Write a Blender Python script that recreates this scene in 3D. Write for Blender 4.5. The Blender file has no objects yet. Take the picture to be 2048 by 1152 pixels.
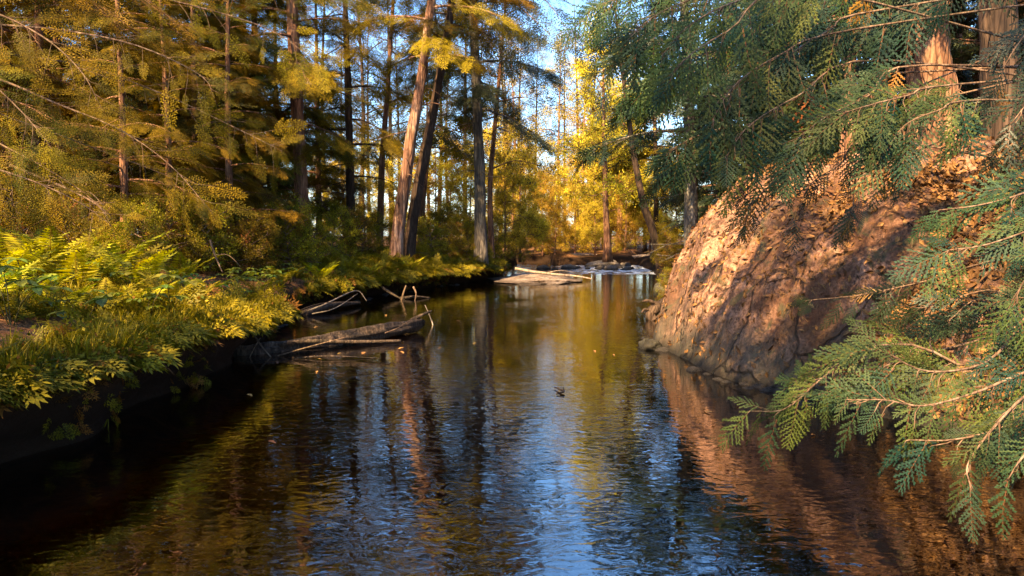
import bpy, math
import numpy as np
from mathutils import Vector

R = np.random.default_rng(11)
PI = math.pi
scene = bpy.context.scene
COL = scene.collection

# ------------------------------------------------------------------ camera geometry
FPX = 1550.0                       # focal length in pixels of the 2048 x 1152 photograph
CAMZ = 1.4                         # metres above the water
PITCH = math.atan((576 - 470) / FPX)
cP, sP = math.cos(PITCH), math.sin(PITCH)


def W(px, py, Y):
    """the world point seen at pixel (px, py) at distance Y"""
    a, b = (px - 1024) / FPX, (py - 576) / FPX
    d = np.array([a, cP - b * sP, -sP - b * cP])
    k = Y / d[1]
    return np.array([k * d[0], Y, CAMZ + k * d[2]])


def X(px, Y):
    return (px - 1024) / FPX * Y


def nrm(v):
    v = np.asarray(v, float)
    return v / np.maximum(np.linalg.norm(v, axis=-1, keepdims=True), 1e-9)


def sstep(a, b, x):
    t = np.clip((np.asarray(x, float) - a) / (b - a), 0, 1)
    return t * t * (3 - 2 * t)


# ------------------------------------------------------------------ value noise
_perm = np.random.default_rng(3).random((64, 64, 64))


def vnoise(p):
    p = np.asarray(p, float)
    i = np.floor(p).astype(int)
    f = p - i
    f = f * f * (3 - 2 * f)
    i &= 63
    j = (i + 1) & 63
    g = lambda a, b, c: _perm[a[..., 0], b[..., 1], c[..., 2]]
    x, y, z = f[..., 0], f[..., 1], f[..., 2]
    c00 = g(i, i, i) * (1 - x) + g(j, i, i) * x
    c10 = g(i, j, i) * (1 - x) + g(j, j, i) * x
    c01 = g(i, i, j) * (1 - x) + g(j, i, j) * x
    c11 = g(i, j, j) * (1 - x) + g(j, j, j) * x
    return ((c00 * (1 - y) + c10 * y) * (1 - z) + (c01 * (1 - y) + c11 * y) * z) * 2 - 1


def fbm(p, o=4):
    p = np.asarray(p, float)
    s, a = 0, 1.0
    for k in range(o):
        s = s + a * vnoise(p * 2 ** k + 17.3 * k)
        a *= .5
    return s


# ------------------------------------------------------------------ mesh helpers
def mesh(name, V, Q, mats, mi=None, col=None, smooth=False):
    V = np.ascontiguousarray(V, np.float32)
    Q = np.ascontiguousarray(Q, np.int32)
    m = bpy.data.meshes.new(name)
    m.vertices.add(len(V))
    m.vertices.foreach_set('co', V.ravel())
    m.loops.add(Q.size)
    m.loops.foreach_set('vertex_index', Q.ravel())
    m.polygons.add(len(Q))
    m.polygons.foreach_set('loop_start', np.arange(0, Q.size, Q.shape[1], dtype=np.int32))
    for t in (mats if isinstance(mats, (list, tuple)) else [mats]):
        m.materials.append(t)
    if mi is not None:
        m.polygons.foreach_set('material_index', np.ascontiguousarray(mi, np.int32))
    if smooth:
        m.polygons.foreach_set('use_smooth', np.ones(len(Q), bool))
    if col is not None:
        c = m.color_attributes.new('var', 'BYTE_COLOR', 'POINT')
        rgba = np.ones((len(V), 4), np.float32)
        rgba[:, :3] = col
        # stored as sRGB bytes: convert so the node reads the numbers back
        c.data.foreach_set('color', rgba.ravel())
    m.update(calc_edges=True)
    return m


def link(name, data, parent=None, loc=None, rot=0.0, scale=1.0):
    o = bpy.data.objects.new(name, data)
    COL.objects.link(o)
    if parent is not None:
        o.parent = parent
    if loc is not None:
        o.location = [float(v) for v in loc]
    if rot:
        o.rotation_euler = (0, 0, rot)
    if scale != 1.0:
        o.scale = (scale,) * 3 if np.isscalar(scale) else scale
    return o


def tag(o, label=None, cat=None, group=None, kind=None):
    if label: o['label'] = label
    if cat: o['category'] = cat
    if group: o['group'] = group
    if kind: o['kind'] = kind
    return o


def thing(name, loc, label, cat, group=None, rot=0.0, scale=1.0):
    return tag(link(name, None, None, loc, rot, scale), label, cat, group)


def copy_tree(src, loc, rot=0.0, scale=1.0, label=None, group=None):
    c = src.copy()
    COL.objects.link(c)
    c.location = [float(v) for v in loc]
    c.rotation_euler = (0, 0, rot)
    c.scale = (scale,) * 3
    if label: c['label'] = label
    if group: c['group'] = group
    for ch in src.children:
        d = ch.copy()
        COL.objects.link(d)
        d.parent = c
    return c


def cat_geo(parts):
    """join (V, Q[, col]) tuples"""
    Vs, Qs, Cs, n = [], [], [], 0
    for g in parts:
        Vs.append(g[0]); Qs.append(g[1] + n); n += len(g[0])
        if len(g) > 2: Cs.append(g[2])
    return (np.concatenate(Vs), np.concatenate(Qs)) + ((np.concatenate(Cs),) if Cs else ())


def smooth_line(pts, n):
    """Catmull-Rom through pts"""
    P = np.asarray(pts, float)
    if len(P) < 3:
        t = np.linspace(0, 1, n)[:, None]
        return P[0] * (1 - t) + P[-1] * t
    P = np.vstack([2 * P[0] - P[1], P, 2 * P[-1] - P[-2]])
    m = len(P) - 3
    u = np.linspace(0, m - 1e-6, n)
    i = u.astype(int)
    t = (u - i)[:, None]
    a, b, c, d = P[i], P[i + 1], P[i + 2], P[i + 3]
    return .5 * (2 * b + (c - a) * t + (2 * a - 5 * b + 4 * c - d) * t ** 2 + (3 * b - a - 3 * c + d) * t ** 3)


def tube(pts, rad, sides=6, rough=0.0, freq=3.0, seed=0.0, caps=True, lobes=0.0):
    P = np.asarray(pts, float)
    n = len(P)
    rad = np.broadcast_to(np.asarray(rad, float), (n,))
    T = nrm(np.gradient(P, axis=0))
    ref = np.array([.31, .95, .05]) if abs(T[:, 2]).mean() > .6 else np.array([.05, .1, 1.0])
    A = nrm(np.cross(T, ref))
    B = np.cross(T, A)
    th = np.linspace(0, 2 * PI, sides, endpoint=False)
    c, s = np.cos(th), np.sin(th)
    D = A[:, None, :] * c[None, :, None] + B[:, None, :] * s[None, :, None]
    r = np.repeat(rad[:, None], sides, 1)
    if rough:
        L = np.concatenate([[0], np.cumsum(np.linalg.norm(np.diff(P, axis=0), axis=1))])
        q = np.stack([np.broadcast_to(c * 1.6, (n, sides)) * freq, np.broadcast_to(s * 1.6, (n, sides)) * freq,
                      np.broadcast_to(L[:, None] * freq * .8 + seed, (n, sides))], -1)
        r = r * (1 + rough * fbm(q, 3))
    if lobes:
        L = np.concatenate([[0], np.cumsum(np.linalg.norm(np.diff(P, axis=0), axis=1))])
        fl = np.exp(-L / (rad[0] * 2.2 + 1e-6))[:, None]
        r = r * (1 + lobes * fl * (.9 + .7 * np.sin(th * 4 + seed) + .4 * np.sin(th * 7 + seed * 2)))
    V = (P[:, None, :] + D * r[..., None]).reshape(-1, 3)
    i = np.arange(n - 1)[:, None] * sides
    j = np.arange(sides)[None]
    k = (j + 1) % sides
    Q = np.stack([i + j, i + k, i + sides + k, i + sides + j], -1).reshape(-1, 4)
    if caps:
        for e, flip in ((0, True), (n - 1, False)):
            V = np.vstack([V, P[e]])
            cc = len(V) - 1
            b = e * sides
            q = np.stack([b + np.arange(sides), b + (np.arange(sides) + 1) % sides, np.full(sides, cc), np.full(sides, cc)], -1)
            q = q[:, [1, 0, 2, 3]] if flip else q
            # a quad with a repeated corner is not valid: add a twin centre vertex
            V = np.vstack([V, P[e] + T[e] * (-1e-4 if flip else 1e-4)])
            q[:, 3] = len(V) - 1
            Q = np.vstack([Q, q])
    return V, Q


# ------------------------------------------------------------------ materials
def newmat(name):
    m = bpy.data.materials.new(name)
    m.use_nodes = True
    nt = m.node_tree
    nt.nodes.clear()
    out = nt.nodes.new('ShaderNodeOutputMaterial')

    def N(kind, **kw):
        n = nt.nodes.new('ShaderNode' + kind)
        for k, v in kw.items():
            if k.startswith('i_'):
                n.inputs[k[2:].replace('_', ' ')].default_value = v
            else:
                setattr(n, k, v)
        return n
    L = nt.links.new
    return m, N, L, out


def rgb(c):
    return (c[0], c[1], c[2], 1)


def ramp(N, stops):
    r = N('ValToRGB')
    e = r.color_ramp.elements
    while len(e) < len(stops):
        e.new(.5)
    for k, (p, c) in enumerate(stops):
        e[k].position = p
        e[k].color = rgb(c) if len(c) == 3 else c
    return r


def mixc(N, L, fac, a, b, blend='MIX'):
    m = N('Mix', data_type='RGBA', blend_type=blend)
    for key, v in ((0, fac), (6, a), (7, b)):
        if hasattr(v, 'links'):
            L(v, m.inputs[key])
        elif key == 0:
            m.inputs[0].default_value = v
        else:
            m.inputs[key].default_value = rgb(v)
    return m.outputs[2]


def foliage(name, c1, c2, stem=(.06, .03, .012), dead=None, trans=.35, rough=.55, dead_at=.93, spec=.3):
    m, N, L, out = newmat(name)
    at = N('Attribute', attribute_name='var')
    sep = N('SeparateColor')
    L(at.outputs['Color'], sep.inputs[0])
    oi = N('ObjectInfo')
    c = mixc(N, L, sep.outputs[0], c1, c2)
    if dead:
        th = N('Math', operation='GREATER_THAN')
        L(sep.outputs[0], th.inputs[0]); th.inputs[1].default_value = dead_at
        c = mixc(N, L, th.outputs[0], c, dead)
    # leaf to leaf and tree to tree variation
    mp = N('MapRange'); L(sep.outputs[2], mp.inputs[0]); mp.inputs[3].default_value = .6; mp.inputs[4].default_value = 1.4
    mo = N('MapRange'); L(oi.outputs['Random'], mo.inputs[0]); mo.inputs[3].default_value = .75; mo.inputs[4].default_value = 1.2
    mu = N('Math', operation='MULTIPLY'); L(mp.outputs[0], mu.inputs[0]); L(mo.outputs[0], mu.inputs[1])
    hs = N('HueSaturation'); L(c, hs.inputs['Color']); L(mu.outputs[0], hs.inputs['Value'])
    mh = N('MapRange'); L(oi.outputs['Random'], mh.inputs[0]); mh.inputs[3].default_value = .492; mh.inputs[4].default_value = .54; L(mh.outputs[0], hs.inputs['Hue'])
    c = mixc(N, L, sep.outputs[1], hs.outputs[0], stem)
    p = N('BsdfPrincipled'); L(c, p.inputs['Base Color']); p.inputs['Roughness'].default_value = rough
    p.inputs['Specular IOR Level'].default_value = spec
    t = N('BsdfTranslucent')
    tc = mixc(N, L, .5, c, (.30, .26, .02), 'MULTIPLY')
    gn = N('HueSaturation'); L(c, gn.inputs['Color']); gn.inputs['Saturation'].default_value = 1.1; gn.inputs['Value'].default_value = 1.25
    L(gn.outputs[0], t.inputs['Color'])
    mx = N('MixShader'); mx.inputs[0].default_value = trans
    L(p.outputs[0], mx.inputs[1]); L(t.outputs[0], mx.inputs[2]); L(mx.outputs[0], out.inputs[0])
    return m


def bark(name, c1, c2, c3, scale=9.0, bump=.02):
    m, N, L, out = newmat(name)
    tc = N('TexCoord')
    mp = N('Mapping'); mp.inputs['Scale'].default_value = (1, 1, .13)
    L(tc.outputs['Object'], mp.inputs[0])
    n1 = N('TexNoise', i_Scale=scale, i_Detail=6.0, i_Roughness=.65, i_Distortion=.6); L(mp.outputs[0], n1.inputs['Vector'])
    v = N('TexVoronoi', feature='DISTANCE_TO_EDGE', i_Scale=scale * 1.6); L(mp.outputs[0], v.inputs['Vector'])
    n2 = N('TexNoise', i_Scale=1.7, i_Detail=4.0); L(tc.outputs['Object'], n2.inputs['Vector'])
    r = ramp(N, [(.32, c1), (.5, c2), (.68, c3)])
    L(n1.outputs[0], r.inputs[0])
    d = ramp(N, [(.0, (.45, .45, .45)), (.12, (1, 1, 1))]); L(v.outputs['Distance'], d.inputs[0])
    c = mixc(N, L, .8, r.outputs[0], d.outputs[0], 'MULTIPLY')
    w = ramp(N, [(.45, (1, 1, 1)), (.7, (.62, .72, .55))]); L(n2.outputs[0], w.inputs[0])
    c = mixc(N, L, .6, c, w.outputs[0], 'MULTIPLY')
    p = N('BsdfPrincipled'); L(c, p.inputs['Base Color']); p.inputs['Roughness'].default_value = .85
    p.inputs['Specular IOR Level'].default_value = .2
    ad = N('Math', operation='ADD'); L(n1.outputs[0], ad.inputs[0]); L(d.outputs[0], ad.inputs[1])
    b = N('Bump', i_Distance=bump, i_Strength=1.0); L(ad.outputs[0], b.inputs['Height']); L(b.outputs[0], p.inputs['Normal'])
    L(p.outputs[0], out.inputs[0])
    return m


M = {}
M['bark_red'] = bark('bark_red', (.07, .032, .018), (.21, .10, .055), (.36, .20, .12))
M['bark_grey'] = bark('bark_grey', (.035, .03, .028), (.10, .085, .07), (.2, .17, .14))
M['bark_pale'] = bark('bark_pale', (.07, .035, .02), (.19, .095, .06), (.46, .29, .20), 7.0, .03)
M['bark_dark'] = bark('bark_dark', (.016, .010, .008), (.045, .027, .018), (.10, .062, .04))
M['twig'] = bark('twig', (.05, .03, .02), (.13, .08, .05), (.25, .17, .12), 20, .004)
M['drift'] = bark('drift', (.012, .009, .007), (.04, .027, .019), (.11, .075, .052), 16, .012)
M['pale_wood'] = bark('pale_wood', (.12, .09, .07), (.28, .21, .16), (.42, .33, .25), 18, .006)
M['hemlock'] = foliage('hemlock', (.034, .038, .005), (.26, .150, .008), trans=.35, spec=.1)
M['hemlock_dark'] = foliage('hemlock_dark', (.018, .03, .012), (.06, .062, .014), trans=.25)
M['cedar'] = foliage('cedar', (.009, .034, .022), (.078, .088, .014), stem=(.10, .045, .02), dead=(.20, .07, .015), trans=.2, rough=.6, dead_at=.985, spec=.15)
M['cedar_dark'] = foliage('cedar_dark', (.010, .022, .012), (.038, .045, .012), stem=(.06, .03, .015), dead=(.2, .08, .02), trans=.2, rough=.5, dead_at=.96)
M['yellow'] = foliage('yellow', (.28, .20, .028), (.68, .43, .055), trans=.45, spec=.1)
M['lace'] = foliage('lace', (.028, .032, .010), (.09, .072, .012), trans=.3)
M['fern'] = foliage('fern', (.12, .12, .008), (.30, .23, .010), stem=(.12, .08, .02), trans=.45, spec=.15)
M['broad'] = foliage('broad', (.06, .10, .02), (.20, .19, .02), stem=(.10, .08, .02), trans=.4, rough=.4)
M['cover'] = foliage('cover', (.075, .070, .007), (.27, .185, .009), stem=(.07, .04, .015), dead=(.22, .08, .02), trans=.35, dead_at=.9, spec=.12)
M['litter'] = foliage('litter', (.045, .018, .008), (.26, .11, .035), stem=(.1, .05, .02), trans=.1, rough=.7)


def ground_mat():
    m, N, L, out = newmat('forest_floor')
    g = N('NewGeometry')
    n1 = N('TexNoise', i_Scale=1.3, i_Detail=6.0, i_Roughness=.6); L(g.outputs['Position'], n1.inputs['Vector'])
    n2 = N('TexNoise', i_Scale=22.0, i_Detail=5.0, i_Roughness=.7); L(g.outputs['Position'], n2.inputs['Vector'])
    r1 = ramp(N, [(.38, (.055, .04, .014)), (.5, (.13, .062, .026)), (.62, (.24, .12, .06))]); L(n1.outputs[0], r1.inputs[0])
    r2 = ramp(N, [(.35, (.35, .35, .35)), (.65, (1.35, 1.3, 1.2))]); L(n2.outputs[0], r2.inputs[0])
    c = mixc(N, L, 1.0, r1.outputs[0], r2.outputs[0], 'MULTIPLY')
    # wet soil of the cut bank, painted black for the undercut's shade too
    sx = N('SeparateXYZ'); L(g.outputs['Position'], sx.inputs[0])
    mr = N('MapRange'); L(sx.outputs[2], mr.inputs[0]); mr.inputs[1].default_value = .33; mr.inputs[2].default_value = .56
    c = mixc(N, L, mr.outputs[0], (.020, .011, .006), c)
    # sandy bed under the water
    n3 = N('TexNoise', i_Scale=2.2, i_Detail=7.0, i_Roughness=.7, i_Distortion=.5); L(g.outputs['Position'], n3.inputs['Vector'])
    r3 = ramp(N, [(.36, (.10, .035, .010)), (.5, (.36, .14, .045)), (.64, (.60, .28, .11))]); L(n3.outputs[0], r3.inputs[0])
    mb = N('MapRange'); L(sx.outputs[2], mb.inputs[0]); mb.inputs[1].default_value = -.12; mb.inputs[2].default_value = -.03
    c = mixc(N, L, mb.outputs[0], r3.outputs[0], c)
    dp = N('MapRange'); L(sx.outputs[2], dp.inputs[0]); dp.inputs[1].default_value = -.55; dp.inputs[2].default_value = -.30; dp.inputs[3].default_value = .12; dp.inputs[4].default_value = 1  # deep bed darkened by colour in place of light absorbed by the water
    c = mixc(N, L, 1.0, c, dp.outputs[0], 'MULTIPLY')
    p = N('BsdfPrincipled'); L(c, p.inputs['Base Color']); p.inputs['Roughness'].default_value = .95; p.inputs['Specular IOR Level'].default_value = .1
    b = N('Bump', i_Distance=.04); L(n2.outputs[0], b.inputs['Height']); L(b.outputs[0], p.inputs['Normal'])
    L(p.outputs[0], out.inputs[0])
    return m


def rock_mat(name, tint, mossy=.5, litter=.5, scale=1.0):
    m, N, L, out = newmat(name)
    tc = N('TexCoord')
    o = tc.outputs['Object']
    mp = N('Mapping'); mp.inputs['Scale'].default_value = (.4, 1.3, .7); mp.inputs['Rotation'].default_value = (0, .3, -.6); L(o, mp.inputs[0])
    n1 = N('TexNoise', i_Scale=1.6 * scale, i_Detail=8.0, i_Roughness=.65, i_Distortion=.4); L(mp.outputs[0], n1.inputs['Vector'])
    n2 = N('TexNoise', i_Scale=28.0 * scale, i_Detail=5.0, i_Roughness=.75); L(o, n2.inputs['Vector'])
    n3 = N('TexNoise', i_Scale=.9 * scale, i_Detail=5.0, i_Roughness=.6, i_Distortion=.8); L(o, n3.inputs['Vector'])
    r1 = ramp(N, [(.36, [.40 * t for t in tint]), (.5, [.8 * t for t in tint]), (.64, [1.15 * t for t in tint])]); L(n1.outputs[0], r1.inputs[0])
    r2 = ramp(N, [(.36, (.28, .25, .22)), (.5, (.9, .9, .9)), (.66, (1.35, 1.33, 1.3))]); L(n2.outputs[0], r2.inputs[0])
    c = mixc(N, L, 1.0, r1.outputs[0], r2.outputs[0], 'MULTIPLY')
    n5 = N('TexNoise', i_Scale=7.0 * scale, i_Detail=6.0, i_Roughness=.7, i_Distortion=.7); L(o, n5.inputs['Vector'])
    r5 = ramp(N, [(.38, (.35, .30, .26)), (.52, (1, 1, 1)), (.7, (1.25, 1.2, 1.15))]); L(n5.outputs[0], r5.inputs[0])
    c = mixc(N, L, .85, c, r5.outputs[0], 'MULTIPLY')
    ml = ramp(N, [(.45, (0, 0, 0)), (.57, (1, 1, 1))]); L(n3.outputs[0], ml.inputs[0])
    f = N('Math', operation='MULTIPLY'); L(ml.outputs[0], f.inputs[0]); f.inputs[1].default_value = litter
    c = mixc(N, L, f.outputs[0], c, (.085, .036, .016))
    n6 = N('TexNoise', i_Scale=2.6 * scale, i_Detail=7.0, i_Roughness=.7, i_Distortion=1.2); L(o, n6.inputs['Vector'])
    m6 = ramp(N, [(.54, (0, 0, 0)), (.62, (1, 1, 1))]); L(n6.outputs[0], m6.inputs[0])
    f6 = N('Math', operation='MULTIPLY'); L(m6.outputs[0], f6.inputs[0]); f6.inputs[1].default_value = mossy
    c = mixc(N, L, f6.outputs[0], c, (.055, .05, .022))
    wv = N('Mapping'); L(o, wv.inputs[0]); wv.inputs['Scale'].default_value = (.7, 1.5, 1.0); wv.inputs['Rotation'].default_value = (0, .2, -.6)
    dn = N('TexNoise', i_Scale=1.4 * scale, i_Detail=4.0); L(o, dn.inputs['Vector'])
    da = N('VectorMath', operation='MULTIPLY_ADD'); L(dn.outputs['Color'], da.inputs[0]); da.inputs[1].default_value = (.9, .9, .9); L(wv.outputs[0], da.inputs[2])
    vc = N('TexVoronoi', feature='DISTANCE_TO_EDGE', i_Scale=.75 * scale); L(da.outputs[0], vc.inputs['Vector'])
    ck = ramp(N, [(.0, (.12, .10, .08)), (.022, (1, 1, 1))]); L(vc.outputs['Distance'], ck.inputs[0])
    c = mixc(N, L, .6, c, ck.outputs[0], 'MULTIPLY')
    g = N('NewGeometry'); sx = N('SeparateXYZ'); L(g.outputs['Position'], sx.inputs[0])
    n4 = N('TexNoise', i_Scale=2.5, i_Detail=6.0); L(o, n4.inputs['Vector'])
    ad = N('Math', operation='MULTIPLY_ADD'); L(n4.outputs[0], ad.inputs[0]); ad.inputs[1].default_value = 1.2; L(sx.outputs[2], ad.inputs[2])
    mm = N('MapRange'); L(ad.outputs[0], mm.inputs[0]); mm.inputs[1].default_value = .75; mm.inputs[2].default_value = 1.25; mm.inputs[3].default_value = mossy; mm.inputs[4].default_value = 0
    c = mixc(N, L, mm.outputs[0], c, (.060, .055, .035))  # mossy tint towards the foot, darkened further for the shade down there
    wet = N('MapRange'); L(sx.outputs[2], wet.inputs[0]); wet.inputs[1].default_value = .02; wet.inputs[2].default_value = .14; wet.inputs[3].default_value = .25; wet.inputs[4].default_value = 1
    c = mixc(N, L, 1.0, c, wet.outputs[0], 'MULTIPLY')
    p = N('BsdfPrincipled'); L(c, p.inputs['Base Color']); p.inputs['Roughness'].default_value = .85; p.inputs['Specular IOR Level'].default_value = .25
    b1 = N('Bump', i_Distance=.25); L(n1.outputs[0], b1.inputs['Height'])
    b = N('Bump', i_Distance=.016); L(n2.outputs[0], b.inputs['Height']); L(b1.outputs[0], b.inputs['Normal']); b3 = N('Bump', i_Distance=.06); L(ck.outputs[0], b3.inputs['Height']); L(b.outputs[0], b3.inputs['Normal']); L(b3.outputs[0], p.inputs['Normal'])
    L(p.outputs[0], out.inputs[0])
    return m


M['ground'] = ground_mat()
M['rock'] = rock_mat('outcrop_rock', (.37, .20, .125), .85, .92)
M['stone'] = rock_mat('river_stone', (.42, .36, .31), .2, .1, 3.0)
M['slab'] = rock_mat('pale_slab', (.48, .38, .32), .0, .35, 1.5)
M['mossrock'] = rock_mat('mossy_rock', (.13, .12, .08), .6, .3, 2.0)


def water_mat():
    m, N, L, out = newmat('stream_water')
    g = N('NewGeometry')
    sx = N('SeparateXYZ'); L(g.outputs['Position'], sx.inputs[0])
    mp = N('Mapping'); mp.inputs['Scale'].default_value = (.8, 1.25, 1); L(g.outputs['Position'], mp.inputs[0])
    a = N('TexNoise', i_Scale=9.0, i_Detail=2.0, i_Roughness=.45, i_Distortion=.9); L(mp.outputs[0], a.inputs['Vector'])
    b_ = N('TexNoise', i_Scale=1.7, i_Detail=1.0, i_Roughness=.4, i_Distortion=.3); L(mp.outputs[0], b_.inputs['Vector'])
    c_ = N('TexNoise', i_Scale=.5, i_Detail=2.0); L(g.outputs['Position'], c_.inputs['Vector'])
    # calmer and livelier patches, and the riffle at the head of the pool
    pr = N('MapRange'); L(c_.outputs[0], pr.inputs[0]); pr.inputs[1].default_value = .35; pr.inputs[2].default_value = .65; pr.inputs[3].default_value = .3; pr.inputs[4].default_value = 1.6
    r1 = N('MapRange', interpolation_type='SMOOTHSTEP'); L(sx.outputs[1], r1.inputs[0]); r1.inputs[1].default_value = 27.0; r1.inputs[2].default_value = 29.5; r1.inputs[3].default_value = 1.0; r1.inputs[4].default_value = 10.0
    amp = N('Math', operation='MULTIPLY'); L(pr.outputs[0], amp.inputs[0]); L(r1.outputs[0], amp.inputs[1])
    h1 = N('Math', operation='MULTIPLY'); L(a.outputs[0], h1.inputs[0]); L(amp.outputs[0], h1.inputs[1])
    h2 = N('Math', operation='MULTIPLY_ADD'); L(b_.outputs[0], h2.inputs[0]); h2.inputs[1].default_value = .9; L(h1.outputs[0], h2.inputs[2])
    bp = N('Bump', i_Strength=1.0, i_Distance=.0031); L(h2.outputs[0], bp.inputs['Height'])
    fr = N('Fresnel', i_IOR=3.0); L(bp.outputs[0], fr.inputs['Normal'])
    t = N('BsdfTransparent'); t.inputs[0].default_value = (.66, .30, .09, 1)
    gl = N('BsdfGlossy'); gl.inputs['Roughness'].default_value = .015; gl.inputs['Color'].default_value = (1, 1, 1, 1)
    L(bp.outputs[0], gl.inputs['Normal'])
    mx = N('MixShader'); L(fr.outputs[0], mx.inputs[0]); L(t.outputs[0], mx.inputs[1]); L(gl.outputs[0], mx.inputs[2])
    # riffle's white water: foam and sky reflection painted in as pale diffuse
    fx = N('MapRange', interpolation_type='SMOOTHSTEP'); L(sx.outputs[0], fx.inputs[0]); fx.inputs[1].default_value = 1.6; fx.inputs[2].default_value = 3.0
    fy = N('MapRange', interpolation_type='SMOOTHSTEP'); L(sx.outputs[1], fy.inputs[0]); fy.inputs[1].default_value = 27.2; fy.inputs[2].default_value = 28.4
    fm = N('Mapping'); fm.inputs['Scale'].default_value = (1.2, .55, 1); L(g.outputs['Position'], fm.inputs[0])
    fn = N('TexNoise', i_Scale=2.2, i_Detail=5.0, i_Roughness=.7); L(fm.outputs[0], fn.inputs['Vector'])
    fq = N('MapRange'); L(fn.outputs[0], fq.inputs[0]); fq.inputs[1].default_value = .44; fq.inputs[2].default_value = .58; fq.inputs[4].default_value = .9
    f1 = N('Math', operation='MULTIPLY'); L(fx.outputs[0], f1.inputs[0]); L(fy.outputs[0], f1.inputs[1])
    f2 = N('Math', operation='MULTIPLY'); L(f1.outputs[0], f2.inputs[0]); L(fq.outputs[0], f2.inputs[1])
    df = N('BsdfDiffuse'); df.inputs[0].default_value = (.72, .76, .8, 1)
    m2 = N('MixShader'); L(f2.outputs[0], m2.inputs[0]); L(mx.outputs[0], m2.inputs[1]); L(df.outputs[0], m2.inputs[2])
    L(m2.outputs[0], out.inputs[0])
    return m


M['water'] = water_mat()

# ------------------------------------------------------------------ light, sky, camera
SUN_EL, SUN_AZ = math.radians(42), math.radians(33)        # azimuth measured from "behind the camera" towards the left
SUN = np.array([-math.cos(SUN_EL) * math.sin(SUN_AZ), -math.cos(SUN_EL) * math.cos(SUN_AZ), math.sin(SUN_EL)])
w = bpy.data.worlds.new('World')
scene.world = w
w.use_nodes = True
nt = w.node_tree
sky = nt.nodes.new('ShaderNodeTexSky')
sky.sky_type = 'NISHITA'
sky.sun_disc = False
sky.sun_elevation = SUN_EL
sky.sun_rotation = math.atan2(SUN[0], SUN[1])
sky.air_density = 1.0
sky.dust_density = 1.0
sky.ozone_density = 3.5
bg = nt.nodes['Background']
bg.inputs[1].default_value = .10
hs = nt.nodes.new('ShaderNodeHueSaturation')
hs.inputs['Saturation'].default_value = 1.15
nt.links.new(sky.outputs[0], hs.inputs['Color'])
nt.links.new(hs.outputs[0], bg.inputs[0])
sl = bpy.data.lights.new('sun', 'SUN')
sl.energy = 5.0
sl.angle = math.radians(.6)
sl.color = (1.0, .69, .35)
so = bpy.data.objects.new('sun', sl)
COL.objects.link(so)
so.rotation_euler = Vector(-SUN).to_track_quat('-Z', 'Y').to_euler()

cam = bpy.data.cameras.new('camera')
cam.sensor_width = 36
cam.lens = FPX / 2048 * 36
cam.clip_start = .05
cam.clip_end = 2000
co = bpy.data.objects.new('camera', cam)
COL.objects.link(co)
co.location = (0, 0, CAMZ)
co.rotation_euler = (PI / 2 - PITCH, 0, 0)
scene.camera = co
vs = scene.view_settings
vs.view_transform = 'Standard'
vs.look = 'None'
vs.gamma = 1
vs.exposure = 2.5
scene.render.engine = 'CYCLES'
cy = scene.cycles
cy.max_bounces = 6
cy.diffuse_bounces = 3
cy.glossy_bounces = 2
cy.transmission_bounces = 4
cy.transparent_max_bounces = 6
cy.caustics_reflective = False
cy.caustics_refractive = False
cy.sample_clamp_indirect = 3
cy.use_denoising = True

# ------------------------------------------------------------------ the terrain
_L = np.array([(-40, -4.2), (-6, -3.7), (2, -3.3), (5.4, -3.05), (7.2, -3.1), (9.0, -3.2), (10.3, -3.35), (12.5, -3.9), (14.5, -4.0), (16.5, -3.5),
               (18, -3.05), (20, -2.3), (21.7, -1.75), (24, -.75), (27, -.6), (30, -.5), (34, -.2), (38, .1), (46, -1), (400, -30)])
_Rr = np.array([(-40, 7), (-6, 5.5), (2, 4.6), (4, 3.9), (5, 3.25), (6.8, 2.5), (8.5, 2.15), (9.9, 2.05), (12, 2.3), (14, 2.8), (17, 3.3), (20, 4.0), (25, 4.6), (30, 5.3), (34, 5.6), (40, 6), (46, 8), (400, 40)])
xL0 = lambda Y: np.interp(Y, _L[:, 0], _L[:, 1])
xR0 = lambda Y: np.interp(Y, _Rr[:, 0], _Rr[:, 1])


def xL(Y):
    Y = np.asarray(Y, float)
    return xL0(Y) + .22 * fbm(np.stack([Y * .55, Y * 0 + 1.5, Y * 0], -1), 3)


def xR(Y):
    Y = np.asarray(Y, float)
    return xR0(Y) + .10 * fbm(np.stack([Y * .6, Y * 0 + 9.5, Y * 0], -1), 3)


def land(x, Y):
    """height of the forest floor (no water)"""
    x = np.asarray(x, float); Y = np.asarray(Y, float)
    s_l, s_r = xL(Y) - x, x - xR(Y)
    n = fbm(np.stack([x * .5, Y * .5, x * 0], -1), 4)
    hl = .46 + .15 * (1 - sstep(6, 10, Y)) + .30 * (1 - np.exp(-np.maximum(s_l, 0) / 1.6)) + .045 * np.maximum(s_l, 0) / (1 + .02 * np.maximum(s_l, 0)) + .10 * n * np.minimum(1, .35 + np.maximum(s_l, 0))
    G = sstep(2, 6, Y) * (1 - sstep(13, 20, Y))
    hr = .25 * (1 - np.exp(-np.maximum(s_r, 0) / .3)) + (.35 + 1.35 * G) * (1 - np.exp(-np.maximum(s_r - .8, 0) / 1.6)) + .02 * np.maximum(s_r, 0) / (1 + .02 * np.maximum(s_r, 0)) + .08 * n
    mid = .42 + .1 * n
    h = np.where(s_l > 0, hl, np.where(s_r > 0, hr, mid))
    far = sstep(30, 60, Y)
    h = h * (1 - far) + (.7 + .15 * n) * far
    return h


Ys = np.concatenate([np.linspace(-60, -4, 20), np.arange(-3, 2, .25), np.arange(2, 16, .07), np.arange(16, 28, .12), np.arange(28, 48, .3), np.geomspace(48, 500, 26)])
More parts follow.
